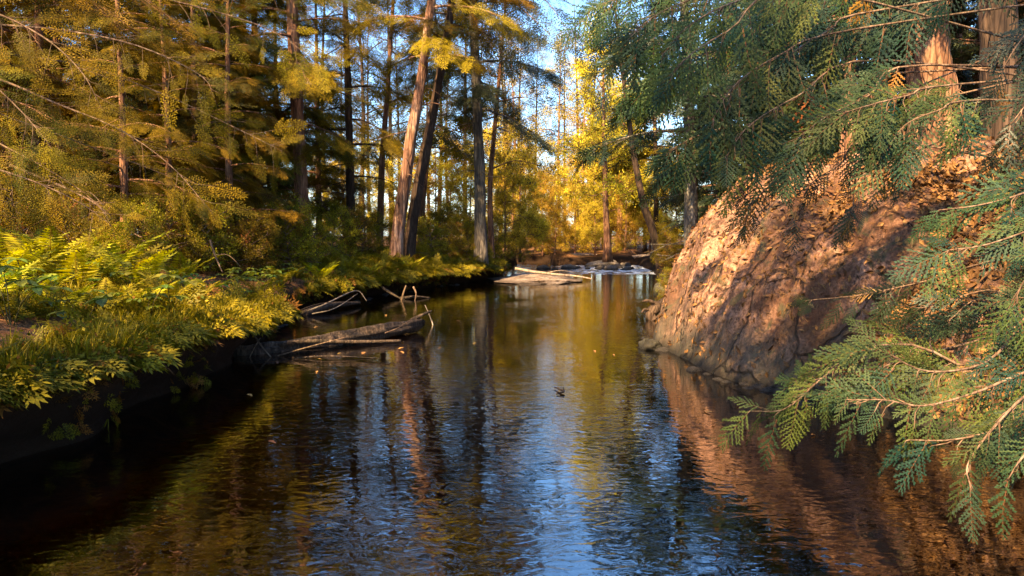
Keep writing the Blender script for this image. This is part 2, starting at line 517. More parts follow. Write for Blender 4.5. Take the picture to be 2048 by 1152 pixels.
# columns: left land (outer to inner), cut bank, bed, right bank
sl_ = np.concatenate([np.geomspace(500, 3, 42), np.linspace(2.9, .25, 36)])
bank = [(.12, 'land', -.02), (.02, 'land', -.07), (-.05, 'abs', .33), (-.02, 'abs', .26), (.10, 'abs', .16), (.16, 'abs', .06), (.12, 'abs', -.06)]
bed = np.linspace(.03, .97, 30)
sr_ = np.concatenate([np.linspace(.05, 3, 36), np.geomspace(3.2, 500, 44)])
rows = []
for Y in Ys:
    a, b = float(xL(Y)), float(xR(Y))
    cl = float(sstep(35.2, 36.6, Y))                        # the pool ends, the stream comes in from the left
    row = []
    lx = a - sl_
    lz = land(lx, np.full_like(lx, Y))
    row += list(zip(lx, lz))
    h0 = float(land(np.array([a - .3]), np.array([Y]))[0])
    wob = .10 * float(fbm(np.array([Y * 1.7, 4., 0.]), 3))
    for dx, kind, z in bank:
        zz = (h0 + z) if kind == 'land' else z
        zz = zz * (1 - cl) + h0 * cl if z < 5 else zz
        row.append((a - dx + wob * (1 if kind == 'abs' else .5), zz))
    bx = a + (b - a) * bed
    nb = fbm(np.stack([bx * .9, bx * 0 + Y * .9, bx * 0], -1), 4)
    bz = -.10 - .34 * np.sin(np.pi * np.clip(bed * .9 + .02, 0, 1)) ** .8 + .07 * nb - .30 * sstep(.45, .75, bed)
    ch = np.clip(sstep(.2, 1.4, bx - 1.3), 0, 1) * cl
    if Y > 38: ch = np.full_like(bx, float(sstep(38, 39.2, Y))) + 0 * ch
    ch = np.maximum(ch, cl * np.clip((bx > 1.9) * 1., 0, 1))
    bz = bz * (1 - ch) + land(bx, np.full_like(bx, Y)) * ch
    row += list(zip(bx, bz))
    rx = b + sr_
    rz = land(rx, np.full_like(rx, Y))
    rz = np.where(sr_ < .3, rz - .25 * (1 - sr_ / .3) * (1 - cl), rz)
    row += list(zip(rx, rz))
    rows.append([(x_, Y, z_) for x_, z_ in row])
T = np.array(rows)
T[..., 2] += .02 * fbm(T * 4.0, 3)
nr, nc = T.shape[:2]
i, j = np.meshgrid(np.arange(nr - 1), np.arange(nc - 1), indexing='ij')
q = i * nc + j
Q = np.stack([q, q + 1, q + nc + 1, q + nc], -1).reshape(-1, 4)
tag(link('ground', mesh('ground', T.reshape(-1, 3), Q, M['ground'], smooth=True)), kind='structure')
gx, gy = np.meshgrid([-9., 9.], [-45., 41.])
tag(link('water', mesh('water', np.array([(-9, -45, 0), (9, -45, 0), (9, 41, 0), (-9, 41, 0)]), np.array([[0, 1, 2, 3]]), M['water'])), kind='structure')

# ------------------------------------------------------------------ the rock outcrop on the right bank
def foot_y(x):
    return np.interp(x, [1.6, 2.2, 2.8, 3.6, 4.8, 7, 12], [9.2, 7.1, 5.7, 4.5, 3.7, 3.2, 3.0])


def outcrop_h(x, Y):
    fx = np.interp(Y, [2, 7, 9.5, 10.6, 12, 14, 18], [1.9, 1.92, 1.80, 1.98, 2.65, 3.8, 5.6])
    wob = fbm(np.stack([x * .8, Y * .8, x * 0 + 3], -1), 3)
    dx = x - fx + .12 * wob
    dy = Y - foot_y(x) + .3 * wob
    k = np.where(Y > 8, .62, .62)
    a = 1 - np.exp(-np.maximum(dx, 0) / k)
    b = 1 - np.exp(-np.maximum(dy, 0) / 1.55)
    back = 1 - .75 * sstep(11.2, 16, Y)
    z = 2.46 * a * b * back
    return np.where((dx > 0) & (dy > 0), z, 0) - .25 * np.exp(-np.maximum(np.minimum(dx, dy), 0) / .15) + np.minimum(np.minimum(dx, dy), 0) * .8


def outcrop_z(x, Y):
    h = outcrop_h(x, Y)
    p = np.stack([x, Y, h], -1)
    c, s = math.cos(.6), math.sin(.6)
    pr = np.stack([(p[..., 0] * c + p[..., 1] * s) * .4, (-p[..., 0] * s + p[..., 1] * c) * 1.2, p[..., 2] * .5], -1)
    rdg = 1 - np.abs(fbm(pr * 1.5, 4))
    amp = np.clip((h + .1) * 1.5, 0, 1)
    return h + amp * (.32 * (rdg - .75) + .06 * fbm(p * 3.2, 5) + .005 * fbm(p * 17, 2))


ox = np.concatenate([np.arange(1.55, 5.5, .028), np.arange(5.5, 12, .12)])
oy = np.concatenate([np.arange(2.6, 13, .04), np.arange(13, 18, .15)])
gx, gy = np.meshgrid(ox, oy)
oz = np.maximum(outcrop_z(gx, gy), -.6)
V = np.stack([gx, gy, oz], -1).reshape(-1, 3)
nr, nc = gx.shape
i, j = np.meshgrid(np.arange(nr - 1), np.arange(nc - 1), indexing='ij')
q = (i * nc + j).ravel()
Q = np.stack([q, q + 1, q + nc + 1, q + nc], -1)
keep = (V[Q][:, :, 2].max(1) > -.55)
tag(link('rock_outcrop', mesh('rock_outcrop', V, Q[keep], M['rock'], smooth=True)),
    'big rounded orange brown rock outcrop sloping into the water on the right bank', 'rock outcrop')

# ------------------------------------------------------------------ leaf and spray templates
def strip(p, q, w, n=(0, 0, 1)):
    d = nrm(q - p)
    s = np.cross(n, d) * w / 2
    return [p - s, p + s, q + s * .5, q - s * .5]


def spray(rs, nt, nl, tl, ll, lw, ang=55, lang=40, droop=.12, tw=.006, wide=1.0, zj=.02, basef=.35, green=0.0, taper=.45, curl=0.0):
    """one flat evergreen spray (axis +X, length 1): a twig with side twigs that carry leaflets"""
    V, st = [], []

    def bend(p):
        p = np.array(p, float)
        p[..., 1] = p[..., 1] + curl * p[..., 0] ** 2
        p[..., 2] = p[..., 2] - droop * p[..., 0] ** 2 - droop * 1.3 * p[..., 1] ** 2
        return p

    def leaf(p, d, L_, W_, stem=0.0):
        s = np.array([-d[1], d[0], 0])
        m_ = p + d * L_ * .45
        V.extend([p - s * W_ * .15, m_ - s * W_ * .5, p + d * L_, m_ + s * W_ * .5])
        st.extend([stem] * 4)
    V.extend(strip(np.array([-.03, 0, 0.]), np.array([.5, 0, 0.]), tw * 1.7)); st.extend([1] * 4)
    V.extend(strip(np.array([.5, 0, 0.]), np.array([.97, 0, 0.]), tw)); st.extend([.8] * 4)
    for k in range(nt):
        for sd in (-1, 1):
            t = (k + (.5 if sd > 0 else 0)) / nt * .93 + .04
            L_ = tl * (1 - t) ** .65 * min(1, basef + t * 3.2) * rs.uniform(.8, 1.1)
            a = math.radians(ang * (1 - .35 * t) + rs.uniform(-6, 6)) * sd
            d = np.array([math.cos(a), math.sin(a), rs.uniform(-.15, .12)])
            p = np.array([t, 0, 0.])
            V.extend(strip(p, p + d * L_, green or tw * .7)); st.extend([0 if green else .45] * 4)
            n_ = max(2, int(round(nl * L_ / tl)))
            for u_ in range(n_):
                for s2 in (-1, 1):
                    u = (u_ + (.5 if s2 > 0 else 0.1)) / n_
                    b = a + math.radians(lang + rs.uniform(-8, 8)) * s2
                    dd = np.array([math.cos(b), math.sin(b), rs.uniform(-.25, .2)])
                    leaf(p + d * L_ * u + np.array([0, 0, rs.uniform(-zj, zj)]), dd, ll * (1 - taper * u) * rs.uniform(.75, 1.15) * (.55 + .45 * min(1, L_ / tl * 1.6)), lw * wide)
            leaf(p + d * L_ * .9, d, ll * .8, lw * wide)
    leaf(np.array([.95, 0, 0.]), np.array([1., 0, 0]), ll, lw * wide)
    V = bend(np.array(V))
    return V.astype(np.float32), np.arange(len(V)).reshape(-1, 4), np.array(st, np.float32)


def leaves(rs, n, L_, W_, spread=.5):
    """a loose cluster of small leaves on a forked twig, size 1"""
    V, st = [], []
    for k in range(n):
        p = np.array([rs.uniform(.1, 1), rs.normal() * spread * .5, rs.normal() * spread * .35])
        d = nrm(np.array([rs.uniform(-.2, 1), rs.normal() * .8, rs.normal() * .6 - .3]))
        nn = nrm(np.cross(d, rs.normal(size=3)))
        l = L_ * rs.uniform(.6, 1.2)
        m_ = p + d * l * .45
        V.extend([p, m_ - nn * W_ / 2, p + d * l, m_ + nn * W_ / 2]); st.extend([0] * 4)
        if k % 3 == 0:
            V.extend(strip(np.array([0, 0, 0.]), p, .012)); st.extend([1] * 4)
    V = np.array(V)
    return V.astype(np.float32), np.arange(len(V)).reshape(-1, 4), np.array(st, np.float32)


rs = np.random.default_rng(5)
T_HEM_N = [spray(rs, 8, 6, .40, .105, .021, 56, 55, .16, zj=.012) for _ in range(4)]        # near hemlock
T_HEM = [spray(rs, 7, 4, .46, .13, .034, 55, 48, .18) for _ in range(3)]          # middle distance
T_HEM_F = [spray(rs, 4, 2, .5, .26, .075, 55, 45, .15) for _ in range(3)]         # far
T_CED = [spray(rs, k_, 7, l_, .066, .029, a_, 34, d_, .013, green=.026, taper=.25, zj=.01, curl=c_) for k_, l_, a_, d_, c_ in ((8, .50, 48, .18, .1), (7, .42, 44, .35, -.18), (9, .55, 52, .10, .0), (6, .38, 46, .25, .22), (8, .46, 42, .45, -.08), (7, .6, 50, .2, .12))]  # white cedar close to the camera
T_CED_M = [spray(rs, 6, 4, .50, .10, .045, 50, 38, .16, .010, green=.04) for _ in range(3)]
T_LEAF = [leaves(rs, 38, .17, .085) for _ in range(3)]
T_LACE = [leaves(rs, 16, .16, .09, .7) for _ in range(3)]
T_FROND = None


def frond(rs, n=17):
    V, st = [], []
    bz = lambda p: np.array([p[0], p[1], p[2] - .42 * p[0] ** 2.2])
    for k in range(10):
        a_, b_ = bz([k / 10, 0, 0]), bz([(k + 1) / 10, 0, 0])
        w_ = .012 * (1 - k / 12)
        V.extend([a_ + [0, -w_, 0], b_ + [0, -w_, 0], b_ + [0, w_, 0], a_ + [0, w_, 0]]); st.extend([.8] * 4)
    for k in range(n):
        for sd in (-1, 1):
            t = .14 + .85 * (k + .5) / n
            L_ = .25 * min(1, .35 + (t - .14) * 3) * (1 - max(0, t - .45) / .57) ** .9 + .012
            W_ = .038
            d = nrm(np.array([.28, sd, rs.uniform(-.25, .02)]))
            p = bz([t, 0, 0]); s_ = np.array([1., 0, -.3])
            m_ = p + d * L_ * .35
            V.extend([p, m_ - s_ * W_ * .5, p + d * L_ + [.01, 0, -.2 * L_], m_ + s_ * W_ * .5]); st.extend([0] * 4)
    V = np.array(V)
    return V.astype(np.float32), np.arange(len(V)).reshape(-1, 4), np.array(st, np.float32)


T_FROND = [frond(rs), frond(rs)]


def scatter(tmpls, P, Xd, Zd, S, rs, base=None):
    """a copy of a template at every point; the returned colour holds (colour mix, stem, leaf value)"""
    P, Xd, S = np.asarray(P, float), nrm(Xd), np.asarray(S, float)
    Yd = nrm(np.cross(Zd, Xd))
    Zd = np.cross(Xd, Yd)
    pick = rs.integers(0, len(tmpls), len(P))
    out = []
    for k, (tv, tq, ts) in enumerate(tmpls):
        ix = np.where(pick == k)[0]
        if not len(ix): continue
        n, m_ = len(ix), len(tv)
        V = (P[ix, None] + S[ix, None, None] * (tv[None, :, :1] * Xd[ix, None] + tv[None, :, 1:2] * Yd[ix, None] + tv[None, :, 2:] * Zd[ix, None]))
        Q = (tq[None] + (np.arange(n) * m_)[:, None, None]).reshape(-1, 4)
        c = np.empty((n, m_, 3), np.float32)
        b = rs.random(n) if base is None else base[ix]
        c[..., 0] = b[:, None]
        c[..., 1] = ts[None]
        c[..., 2] = np.repeat(rs.random((n, m_ // 4)), 4, 1)
        out.append((V.reshape(-1, 3), Q, c.reshape(-1, 3)))
    return cat_geo(out)


def perp_up(Xd, rs, tilt=.35):
    """a normal for a spray that lies nearly flat"""
    n = np.zeros_like(Xd); n[:, 2] = 1
    return n + rs.normal(size=Xd.shape) * tilt


# ------------------------------------------------------------------ trees
def conifer(seed, H, zb, rad, nlimb, dens, size, tmpl, droop=.35, pitch=.1, top=.1, line=None, trunk_r=.16, dead=10, jitter=.25, sides=12, rough=.12, flare=.5, shape=.8, side=None, rings=40, hang=.25):
    """returns (wood geometry, foliage geometry): trunk with limbs, and a crown of sprays; origin at the base.
    line: points of the trunk's axis; side: (direction, strength) makes limbs longer on that side"""
    rs = np.random.default_rng(seed)
    if line is None:
        line = [(0, 0, -.15), (rs.normal() * .05, rs.normal() * .05, H * .4), (rs.normal() * .12, rs.normal() * .12, H)]
    ax = smooth_line(line, rings)
    zz = (ax[:, 2] - ax[0, 2]) / (ax[-1, 2] - ax[0, 2])
    wood = [tube(ax, trunk_r * (1 - zz * (1 - top)) ** .85, sides, rough, 2.2, seed * 1.7, lobes=flare)]

    def at(z):
        z = np.asarray(z, float)
        return np.stack([np.interp(z, ax[:, 2], ax[:, k]) for k in range(3)], -1)
    P, D, B = [], [], []
    for k in range(nlimb):
        f = (k + rs.random() * .9) / nlimb
        z = zb + (H - zb) * f ** 1.05
        L = rad * (max(.05, 1 - f)) ** shape * rs.uniform(1 - jitter, 1 + jitter) * min(1, .62 + f * 2.5) + .15
        az = k * 2.399 + rs.normal() * .35
        o = np.array([math.cos(az), math.sin(az), 0])
        if side is not None:
            L *= 1 + side[1] * float(np.dot(o[:2], side[0]))
            if L < .2: continue
        pt = pitch + rs.normal() * .12 + .35 * f
        dr = droop * rs.uniform(.7, 1.3) * (1 - .5 * f)
        s = np.linspace(0, 1, 7)
        side_v = np.array([-o[1], o[0], 0])
        curve = rs.normal() * .12
        c = at(z) + L * (s[:, None] * o + (s ** 2)[:, None] * curve * side_v)
        c[:, 2] += L * (pt * s - dr * s ** 2)
        wood.append(tube(c, np.interp(s, [0, 1], [.012 + .011 * L, .003]), 4, caps=False))
        n = int(dens * L * (L * .6 + .5))
        if n < 1: continue
        sv = rs.uniform(.12, 1, n) ** .8
        half = .42 * L * np.sqrt(sv) * (1 - sv) ** .6 + .06
        lat = rs.uniform(-1, 1, n) * half
        q = np.stack([np.interp(sv, s, c[:, kk]) for kk in range(3)], -1) + lat[:, None] * side_v
        q[:, 2] += -np.abs(lat) * .28 + rs.normal(size=n) * .03 * L
        a = lat / (half + .05)
        d = o * (1.0 - .45 * np.abs(a))[:, None] + side_v * a[:, None] * .9 + rs.normal(size=(n, 3)) * .22
        d[:, 2] += -dr * sv * 1.2 + pt * .5 - hang
        P.append(q); D.append(d); B.append(np.clip(rs.normal(size=n) * .22 + rs.uniform(.1, .9), 0, .9))
        # a few side twigs that carry the sprays
        for q_ in range(0, n, 5):
            wood.append(tube(np.array([[np.interp(max(sv[q_] - .25, 0), s, c[:, kk]) for kk in range(3)], P[-1][q_]]), [.004 + .002 * L, .002], 3, caps=False))
    for k in range(dead):                                   # bare dead twigs on the lower trunk
        z = rs.uniform(.15, .95) * max(zb, 1.0)
        az = rs.random() * 6.28
        L = rs.uniform(.3, 1.1) * min(1, rad)
        o = np.array([math.cos(az), math.sin(az), rs.uniform(-.3, .15)])
        p0 = at(z)
        e = p0 + o * L
        wood.append(tube(np.array([p0, p0 + o * L * .5 + rs.normal(size=3) * .04, e + np.array([0, 0, -.08 * L])]), [.012, .008, .003], 4, caps=False))
    P, D, B = np.concatenate(P), np.concatenate(D), np.concatenate(B)
    D = nrm(D)
    S = size * rs.uniform(.65, 1.2, len(P))
    fol = scatter(tmpl, P, D, perp_up(D, rs), S, rs, B)
    return cat_geo(wood), fol


def lace_tree(seed, H, zb, rad, nlimb, size, tmpl, trunk_r, dens=9, line=None, up=.55, sub=5):
    """an open broad-leaved tree: rising limbs, forked twigs, leaf clusters on the twigs"""
    rs = np.random.default_rng(seed)
    if line is None:
        line = [(0, 0, -.15), (rs.normal() * .15, rs.normal() * .1, H * .45), (rs.normal() * .3, rs.normal() * .3, H)]
    ax = smooth_line(line, 30)
    zz = (ax[:, 2] - ax[0, 2]) / (ax[-1, 2] - ax[0, 2])
    wood = [tube(ax, trunk_r * (1 - zz * .93), 10, .1, 2.0, seed, lobes=.4)]
    P, D = [], []
    for k in range(nlimb):
        f = (k + rs.random()) / nlimb
        z = zb + (H * .97 - zb) * f
        p0 = np.array([np.interp(z, ax[:, 2], ax[:, kk]) for kk in range(3)])
        az = k * 2.399 + rs.normal() * .4
        L = rad * (1 - f * .75) * rs.uniform(.6, 1.15)
        o = np.array([math.cos(az), math.sin(az), rs.normal() * .25 + up * (.4 + f)])
        c = smooth_line([p0, p0 + o * L * .5 + rs.normal(size=3) * .12 * L, p0 + o * L + np.array([0, 0, -.12 * L])], 7)
        wood.append(tube(c, np.linspace(.012 + .011 * L, .004, 7), 5, caps=False))
        for j in range(sub):
            t = rs.uniform(.25, 1)
            q0 = np.array([np.interp(t, np.linspace(0, 1, 7), c[:, kk]) for kk in range(3)])
            d = nrm(o + rs.normal(size=3) * .8)
            l = L * rs.uniform(.2, .45)
            q1 = q0 + d * l
            wood.append(tube(np.array([q0, (q0 + q1) / 2 + rs.normal(size=3) * .05 * l, q1]), [.007, .005, .0025], 3, caps=False))
            m_ = int(dens * l + 1)
            u = rs.uniform(.2, 1.05, m_)[:, None]
            P.append(q0 + (q1 - q0) * u + rs.normal(size=(m_, 3)) * .10 * L * .5)
            D.append(d + rs.normal(size=(m_, 3)) * .7)
    P, D = np.concatenate(P), np.concatenate(D)
    fol = scatter(tmpl, P, D, rs.normal(size=P.shape), size * rs.uniform(.6, 1.25, len(P)), rs)
    return cat_geo(wood), fol


def tree(name, loc, geo, bark_m, leaf_m, label, cat, group=None, rot=0.0, scale=1.0):
    t = thing(name, loc, label, cat, group, rot, scale)
    link('trunk', mesh('trunk', geo[0][0], geo[0][1], M[bark_m], smooth=True), t)
    link('crown', mesh('crown', geo[1][0], geo[1][1], M[leaf_m], col=geo[1][2]), t)
    return t


def base(px, Y):
    x = X(px, Y)
    return np.array([x, Y, float(land(np.array([x]), np.array([Y]))[0]) - .03])


def axis(pix, Y, b, tilt=0.0):
    """trunk axis through pixels, relative to the base b; tilt leans it away from the camera"""
    pts = [W(px, py, Y) for px, py in pix]
    out = []
    for p in pts:
        p = p.copy(); p[1] += (p[2] - b[2]) * tilt
        out.append(p - b)
    out[0][2] = -.2
    return out


# --- trees whose trunks one can point at
def pixel_tree(name, pix, Y, wpx, bark_m, leaf_m, label, cat, kind='conifer', **kw):
    b = base(pix[0][0], Y)
    ln = axis(pix, Y, b)
    H = kw.pop('H', 12.0)
    d = nrm(ln[-1] - ln[-2])
    last = ln[-1]
    if last[2] < H:
        ln.append(last + d * (H - last[2]) * .5 + np.array([0, 0, 0]))
        ln.append(last + d * (H - last[2]))
    H = ln[-1][2]
    r = wpx / FPX * Y / 2
    if kind == 'conifer':
        g = conifer(kw.pop('seed'), H, kw.pop('zb'), kw.pop('rad'), kw.pop('nlimb'), kw.pop('dens'), kw.pop('size'), kw.pop('tmpl'), line=ln, trunk_r=r, **kw)
    else:
        g = lace_tree(kw.pop('seed'), H, kw.pop('zb'), kw.pop('rad'), kw.pop('nlimb'), kw.pop('size'), kw.pop('tmpl'), r, line=ln, **kw)
    return tree(name, b, g, bark_m, leaf_m, label, cat)


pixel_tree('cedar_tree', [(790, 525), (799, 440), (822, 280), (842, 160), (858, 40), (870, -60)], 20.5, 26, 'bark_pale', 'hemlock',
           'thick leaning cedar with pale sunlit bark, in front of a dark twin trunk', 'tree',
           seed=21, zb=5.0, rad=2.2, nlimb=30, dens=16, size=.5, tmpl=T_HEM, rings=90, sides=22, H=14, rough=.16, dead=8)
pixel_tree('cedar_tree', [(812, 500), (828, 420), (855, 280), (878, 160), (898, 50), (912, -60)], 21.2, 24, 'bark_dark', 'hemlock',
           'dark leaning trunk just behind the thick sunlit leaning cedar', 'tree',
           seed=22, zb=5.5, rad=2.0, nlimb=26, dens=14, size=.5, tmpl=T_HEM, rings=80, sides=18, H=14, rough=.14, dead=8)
pixel_tree('hemlock_tree', [(962, 490), (960, 380), (955, 240), (948, 60), (945, -60)], 24, 25, 'bark_grey', 'hemlock_dark',
           'straight grey trunk with dark drooping boughs, right of the leaning pair', 'tree',
           seed=23, zb=4.6, rad=2.8, nlimb=36, dens=16, size=.6, tmpl=T_HEM, H=16, rings=60, dead=24)
pixel_tree('hemlock_tree', [(984, 480), (980, 380), (990, 250), (1005, 80)], 26, 13, 'bark_red', 'lace',
           'slim reddish trunk close behind the straight grey trunk', 'tree', kind='lace',
           seed=24, zb=3.0, rad=2.0, nlimb=22, size=.42, tmpl=T_LACE, H=13)
pixel_tree('hemlock_tree', [(606, 450), (600, 330), (592, 180), (585, 20)], 20, 32, 'bark_red', 'hemlock',
           'stout red-brown trunk deep in the shaded wood left of the leaning pair', 'tree',
           seed=25, zb=3.4, rad=2.6, nlimb=34, dens=15, size=.55, tmpl=T_HEM, H=14, rings=60, dead=20)
pixel_tree('hemlock_tree', [(74, 430), (75, 300), (76, 160), (78, 0)], 14, 24, 'bark_red', 'hemlock',
           'thin straight trunk with sunlit bark near the left edge, bearing a level dead limb', 'tree',
           seed=26, zb=3.3, rad=2.3, nlimb=30, dens=15, size=.5, tmpl=T_HEM, H=11, rings=60, dead=26)
pixel_tree('hemlock_tree', [(758, 460), (764, 330), (775, 180), (784, 40)], 25, 15, 'bark_red', 'lace',
           'slender upright trunk in the gap just left of the leaning pair', 'tree', kind='lace',
           seed=27, zb=3.2, rad=2.2, nlimb=20, size=.45, tmpl=T_LACE, H=13)
pixel_tree('hemlock_tree', [(838, 470), (848, 380), (868, 220), (890, 60)], 27, 12, 'bark_red', 'hemlock',
           'thin leaning trunk seen just right of the dark twin', 'tree',
           seed=28, zb=3.4, rad=1.6, nlimb=22, dens=14, size=.55, tmpl=T_HEM_F, H=12, dead=14)
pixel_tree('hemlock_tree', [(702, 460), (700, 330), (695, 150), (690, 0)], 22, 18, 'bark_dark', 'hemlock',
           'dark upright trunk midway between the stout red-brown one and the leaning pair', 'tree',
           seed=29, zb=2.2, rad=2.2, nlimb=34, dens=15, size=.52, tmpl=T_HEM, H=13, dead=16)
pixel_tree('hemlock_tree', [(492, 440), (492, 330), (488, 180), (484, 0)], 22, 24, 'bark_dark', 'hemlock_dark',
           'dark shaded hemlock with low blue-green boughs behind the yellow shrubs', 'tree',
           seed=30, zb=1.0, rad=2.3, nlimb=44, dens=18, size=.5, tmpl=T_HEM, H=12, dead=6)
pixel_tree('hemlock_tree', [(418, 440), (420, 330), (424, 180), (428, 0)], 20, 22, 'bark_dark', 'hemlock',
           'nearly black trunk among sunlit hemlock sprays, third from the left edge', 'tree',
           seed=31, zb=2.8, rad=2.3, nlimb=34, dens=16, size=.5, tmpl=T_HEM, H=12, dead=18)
pixel_tree('hemlock_tree', [(216, 430), (214, 320), (212, 180), (210, 0)], 18, 18, 'bark_red', 'hemlock',
           'red-brown trunk half hidden by drooping boughs, second from the left edge', 'tree',
           seed=32, zb=3.0, rad=2.2, nlimb=30, dens=15, size=.52, tmpl=T_HEM, H=12, dead=20)
# right bank
pixel_tree('cedar_tree', [(1215, 530), (1214, 470), (1211, 380), (1208, 250), (1206, 100)], 33, 15, 'bark_red', 'yellow',
           'slim dark trunk standing at the water edge beyond the riffle, in golden foliage', 'tree', kind='lace',
           seed=33, zb=2.4, rad=2.0, nlimb=24, size=.6, tmpl=T_LEAF, H=10)
pixel_tree('cedar_tree', [(1236, 505), (1240, 430), (1246, 320), (1250, 200)], 41, 13, 'bark_red', 'yellow',
           'pale slim trunk on the far bank, just right of the dark waterside one', 'tree', kind='lace',
           seed=34, zb=3.2, rad=2.0, nlimb=20, size=.6, tmpl=T_LEAF, H=11)
pixel_tree('cedar_tree', [(1326, 508), (1306, 465), (1288, 410), (1268, 310), (1252, 200), (1240, 100)], 29, 18, 'bark_dark', 'lace',
           'dark curved trunk leaning left over the head of the pool', 'tree', kind='lace',
           seed=35, zb=4.4, rad=2.2, nlimb=22, size=.45, tmpl=T_LACE, H=11)
pixel_tree('cedar_tree', [(1384, 470), (1382, 380), (1378, 250), (1372, 100)], 17, 30, 'bark_grey', 'cedar_dark',
           'grey-brown trunk rising right behind the left shoulder of the outcrop', 'tree',
           seed=36, zb=2.6, rad=2.6, nlimb=40, dens=17, size=.5, tmpl=T_CED_M, H=11, dead=20)
pixel_tree('cedar_tree', [(1312, 500), (1312, 380), (1310, 260), (1306, 100)], 34, 12, 'bark_dark', 'hemlock',
           'thin upright trunk between the curved one and the outcrop', 'tree',
           seed=37, zb=3.0, rad=2.2, nlimb=30, dens=13, size=.6, tmpl=T_HEM_F, H=13, dead=10)
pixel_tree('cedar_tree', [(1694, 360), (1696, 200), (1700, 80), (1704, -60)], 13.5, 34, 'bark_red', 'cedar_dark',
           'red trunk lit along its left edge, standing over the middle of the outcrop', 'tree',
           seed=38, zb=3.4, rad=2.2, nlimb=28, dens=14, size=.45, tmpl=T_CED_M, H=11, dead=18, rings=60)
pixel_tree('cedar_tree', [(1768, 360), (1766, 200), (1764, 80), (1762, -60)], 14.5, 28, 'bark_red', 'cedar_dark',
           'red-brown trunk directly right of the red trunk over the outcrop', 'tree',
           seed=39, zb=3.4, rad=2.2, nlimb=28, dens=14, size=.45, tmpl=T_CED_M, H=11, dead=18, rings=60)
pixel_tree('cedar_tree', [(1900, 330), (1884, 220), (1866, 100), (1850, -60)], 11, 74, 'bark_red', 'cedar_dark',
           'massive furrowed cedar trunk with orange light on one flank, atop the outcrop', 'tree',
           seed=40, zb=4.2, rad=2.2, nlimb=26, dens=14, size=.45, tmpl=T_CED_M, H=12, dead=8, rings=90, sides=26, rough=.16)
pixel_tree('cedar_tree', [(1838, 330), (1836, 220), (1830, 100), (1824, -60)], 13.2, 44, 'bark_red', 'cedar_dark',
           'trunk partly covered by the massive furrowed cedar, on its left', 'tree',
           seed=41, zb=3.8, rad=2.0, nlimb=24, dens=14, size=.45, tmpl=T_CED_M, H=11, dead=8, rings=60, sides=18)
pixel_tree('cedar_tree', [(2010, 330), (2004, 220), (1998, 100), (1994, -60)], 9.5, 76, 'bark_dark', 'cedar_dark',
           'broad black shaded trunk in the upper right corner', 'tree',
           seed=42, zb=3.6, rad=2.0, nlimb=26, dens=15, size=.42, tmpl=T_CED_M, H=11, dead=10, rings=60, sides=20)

# --- trees of the wood, copies of a few kinds
def archetypes():
    k = {}
    k['near'] = [conifer(60 + i_, 10.5, .7, 2.5, 50, 13, .44, T_HEM_N, trunk_r=.13, dead=10) for i_ in range(2)]
    k['mid'] = [conifer(70 + i_, 13, 1.6, 2.6, 52, 15, .55, T_HEM, trunk_r=.15, dead=16) for i_ in range(3)]
    k['far'] = [conifer(80 + i_, 14, 1.2, 2.8, 44, 11, .8, T_HEM_F, trunk_r=.16, dead=8) for i_ in range(2)]
    k['cedar'] = [conifer(90 + i_, 11, 1.0, 2.0, 54, 17, .45, T_CED_M, trunk_r=.14, dead=12, droop=.25) for i_ in range(2)]
    k['lace'] = [lace_tree(100 + i_, 15, 3.0, 3.0, 34, .42, T_LACE, .13) for i_ in range(2)]
    k['yellow'] = [lace_tree(110 + i_, 7.5, .5, 2.2, 36, .5, T_LEAF, .08, dens=8) for i_ in range(2)]
    k['shrub'] = [lace_tree(120 + i_, 1.5, .1, .85, 24, .22, T_LEAF, .014, dens=22, sub=4) for i_ in range(3)]
    return k


ARCH = archetypes()
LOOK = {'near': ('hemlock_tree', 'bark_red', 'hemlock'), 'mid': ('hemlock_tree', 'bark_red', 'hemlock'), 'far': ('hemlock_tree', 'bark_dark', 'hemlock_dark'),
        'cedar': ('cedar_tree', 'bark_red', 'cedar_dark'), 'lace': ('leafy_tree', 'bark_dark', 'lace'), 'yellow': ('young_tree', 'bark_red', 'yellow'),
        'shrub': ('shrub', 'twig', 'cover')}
PROTO = {}


def put(kind, x, Y, label, cat='tree', group=None, s=1.0, mats=None, dz=0.0):
    loc = (x, Y, float(land(np.array([x]), np.array([Y]))[0]) - .02 + dz)
    v = int(R.integers(0, len(ARCH[kind])))
    rot = R.random() * 6.28
    key = (kind, v, mats)
    if key not in PROTO:
        nm, bm, lm = LOOK[kind]
        if mats: bm, lm = mats
        PROTO[key] = tree(nm, loc, ARCH[kind][v], bm, lm, label, cat, group, rot, s)
        return PROTO[key]
    return copy_tree(PROTO[key], loc, rot, s, label, group)


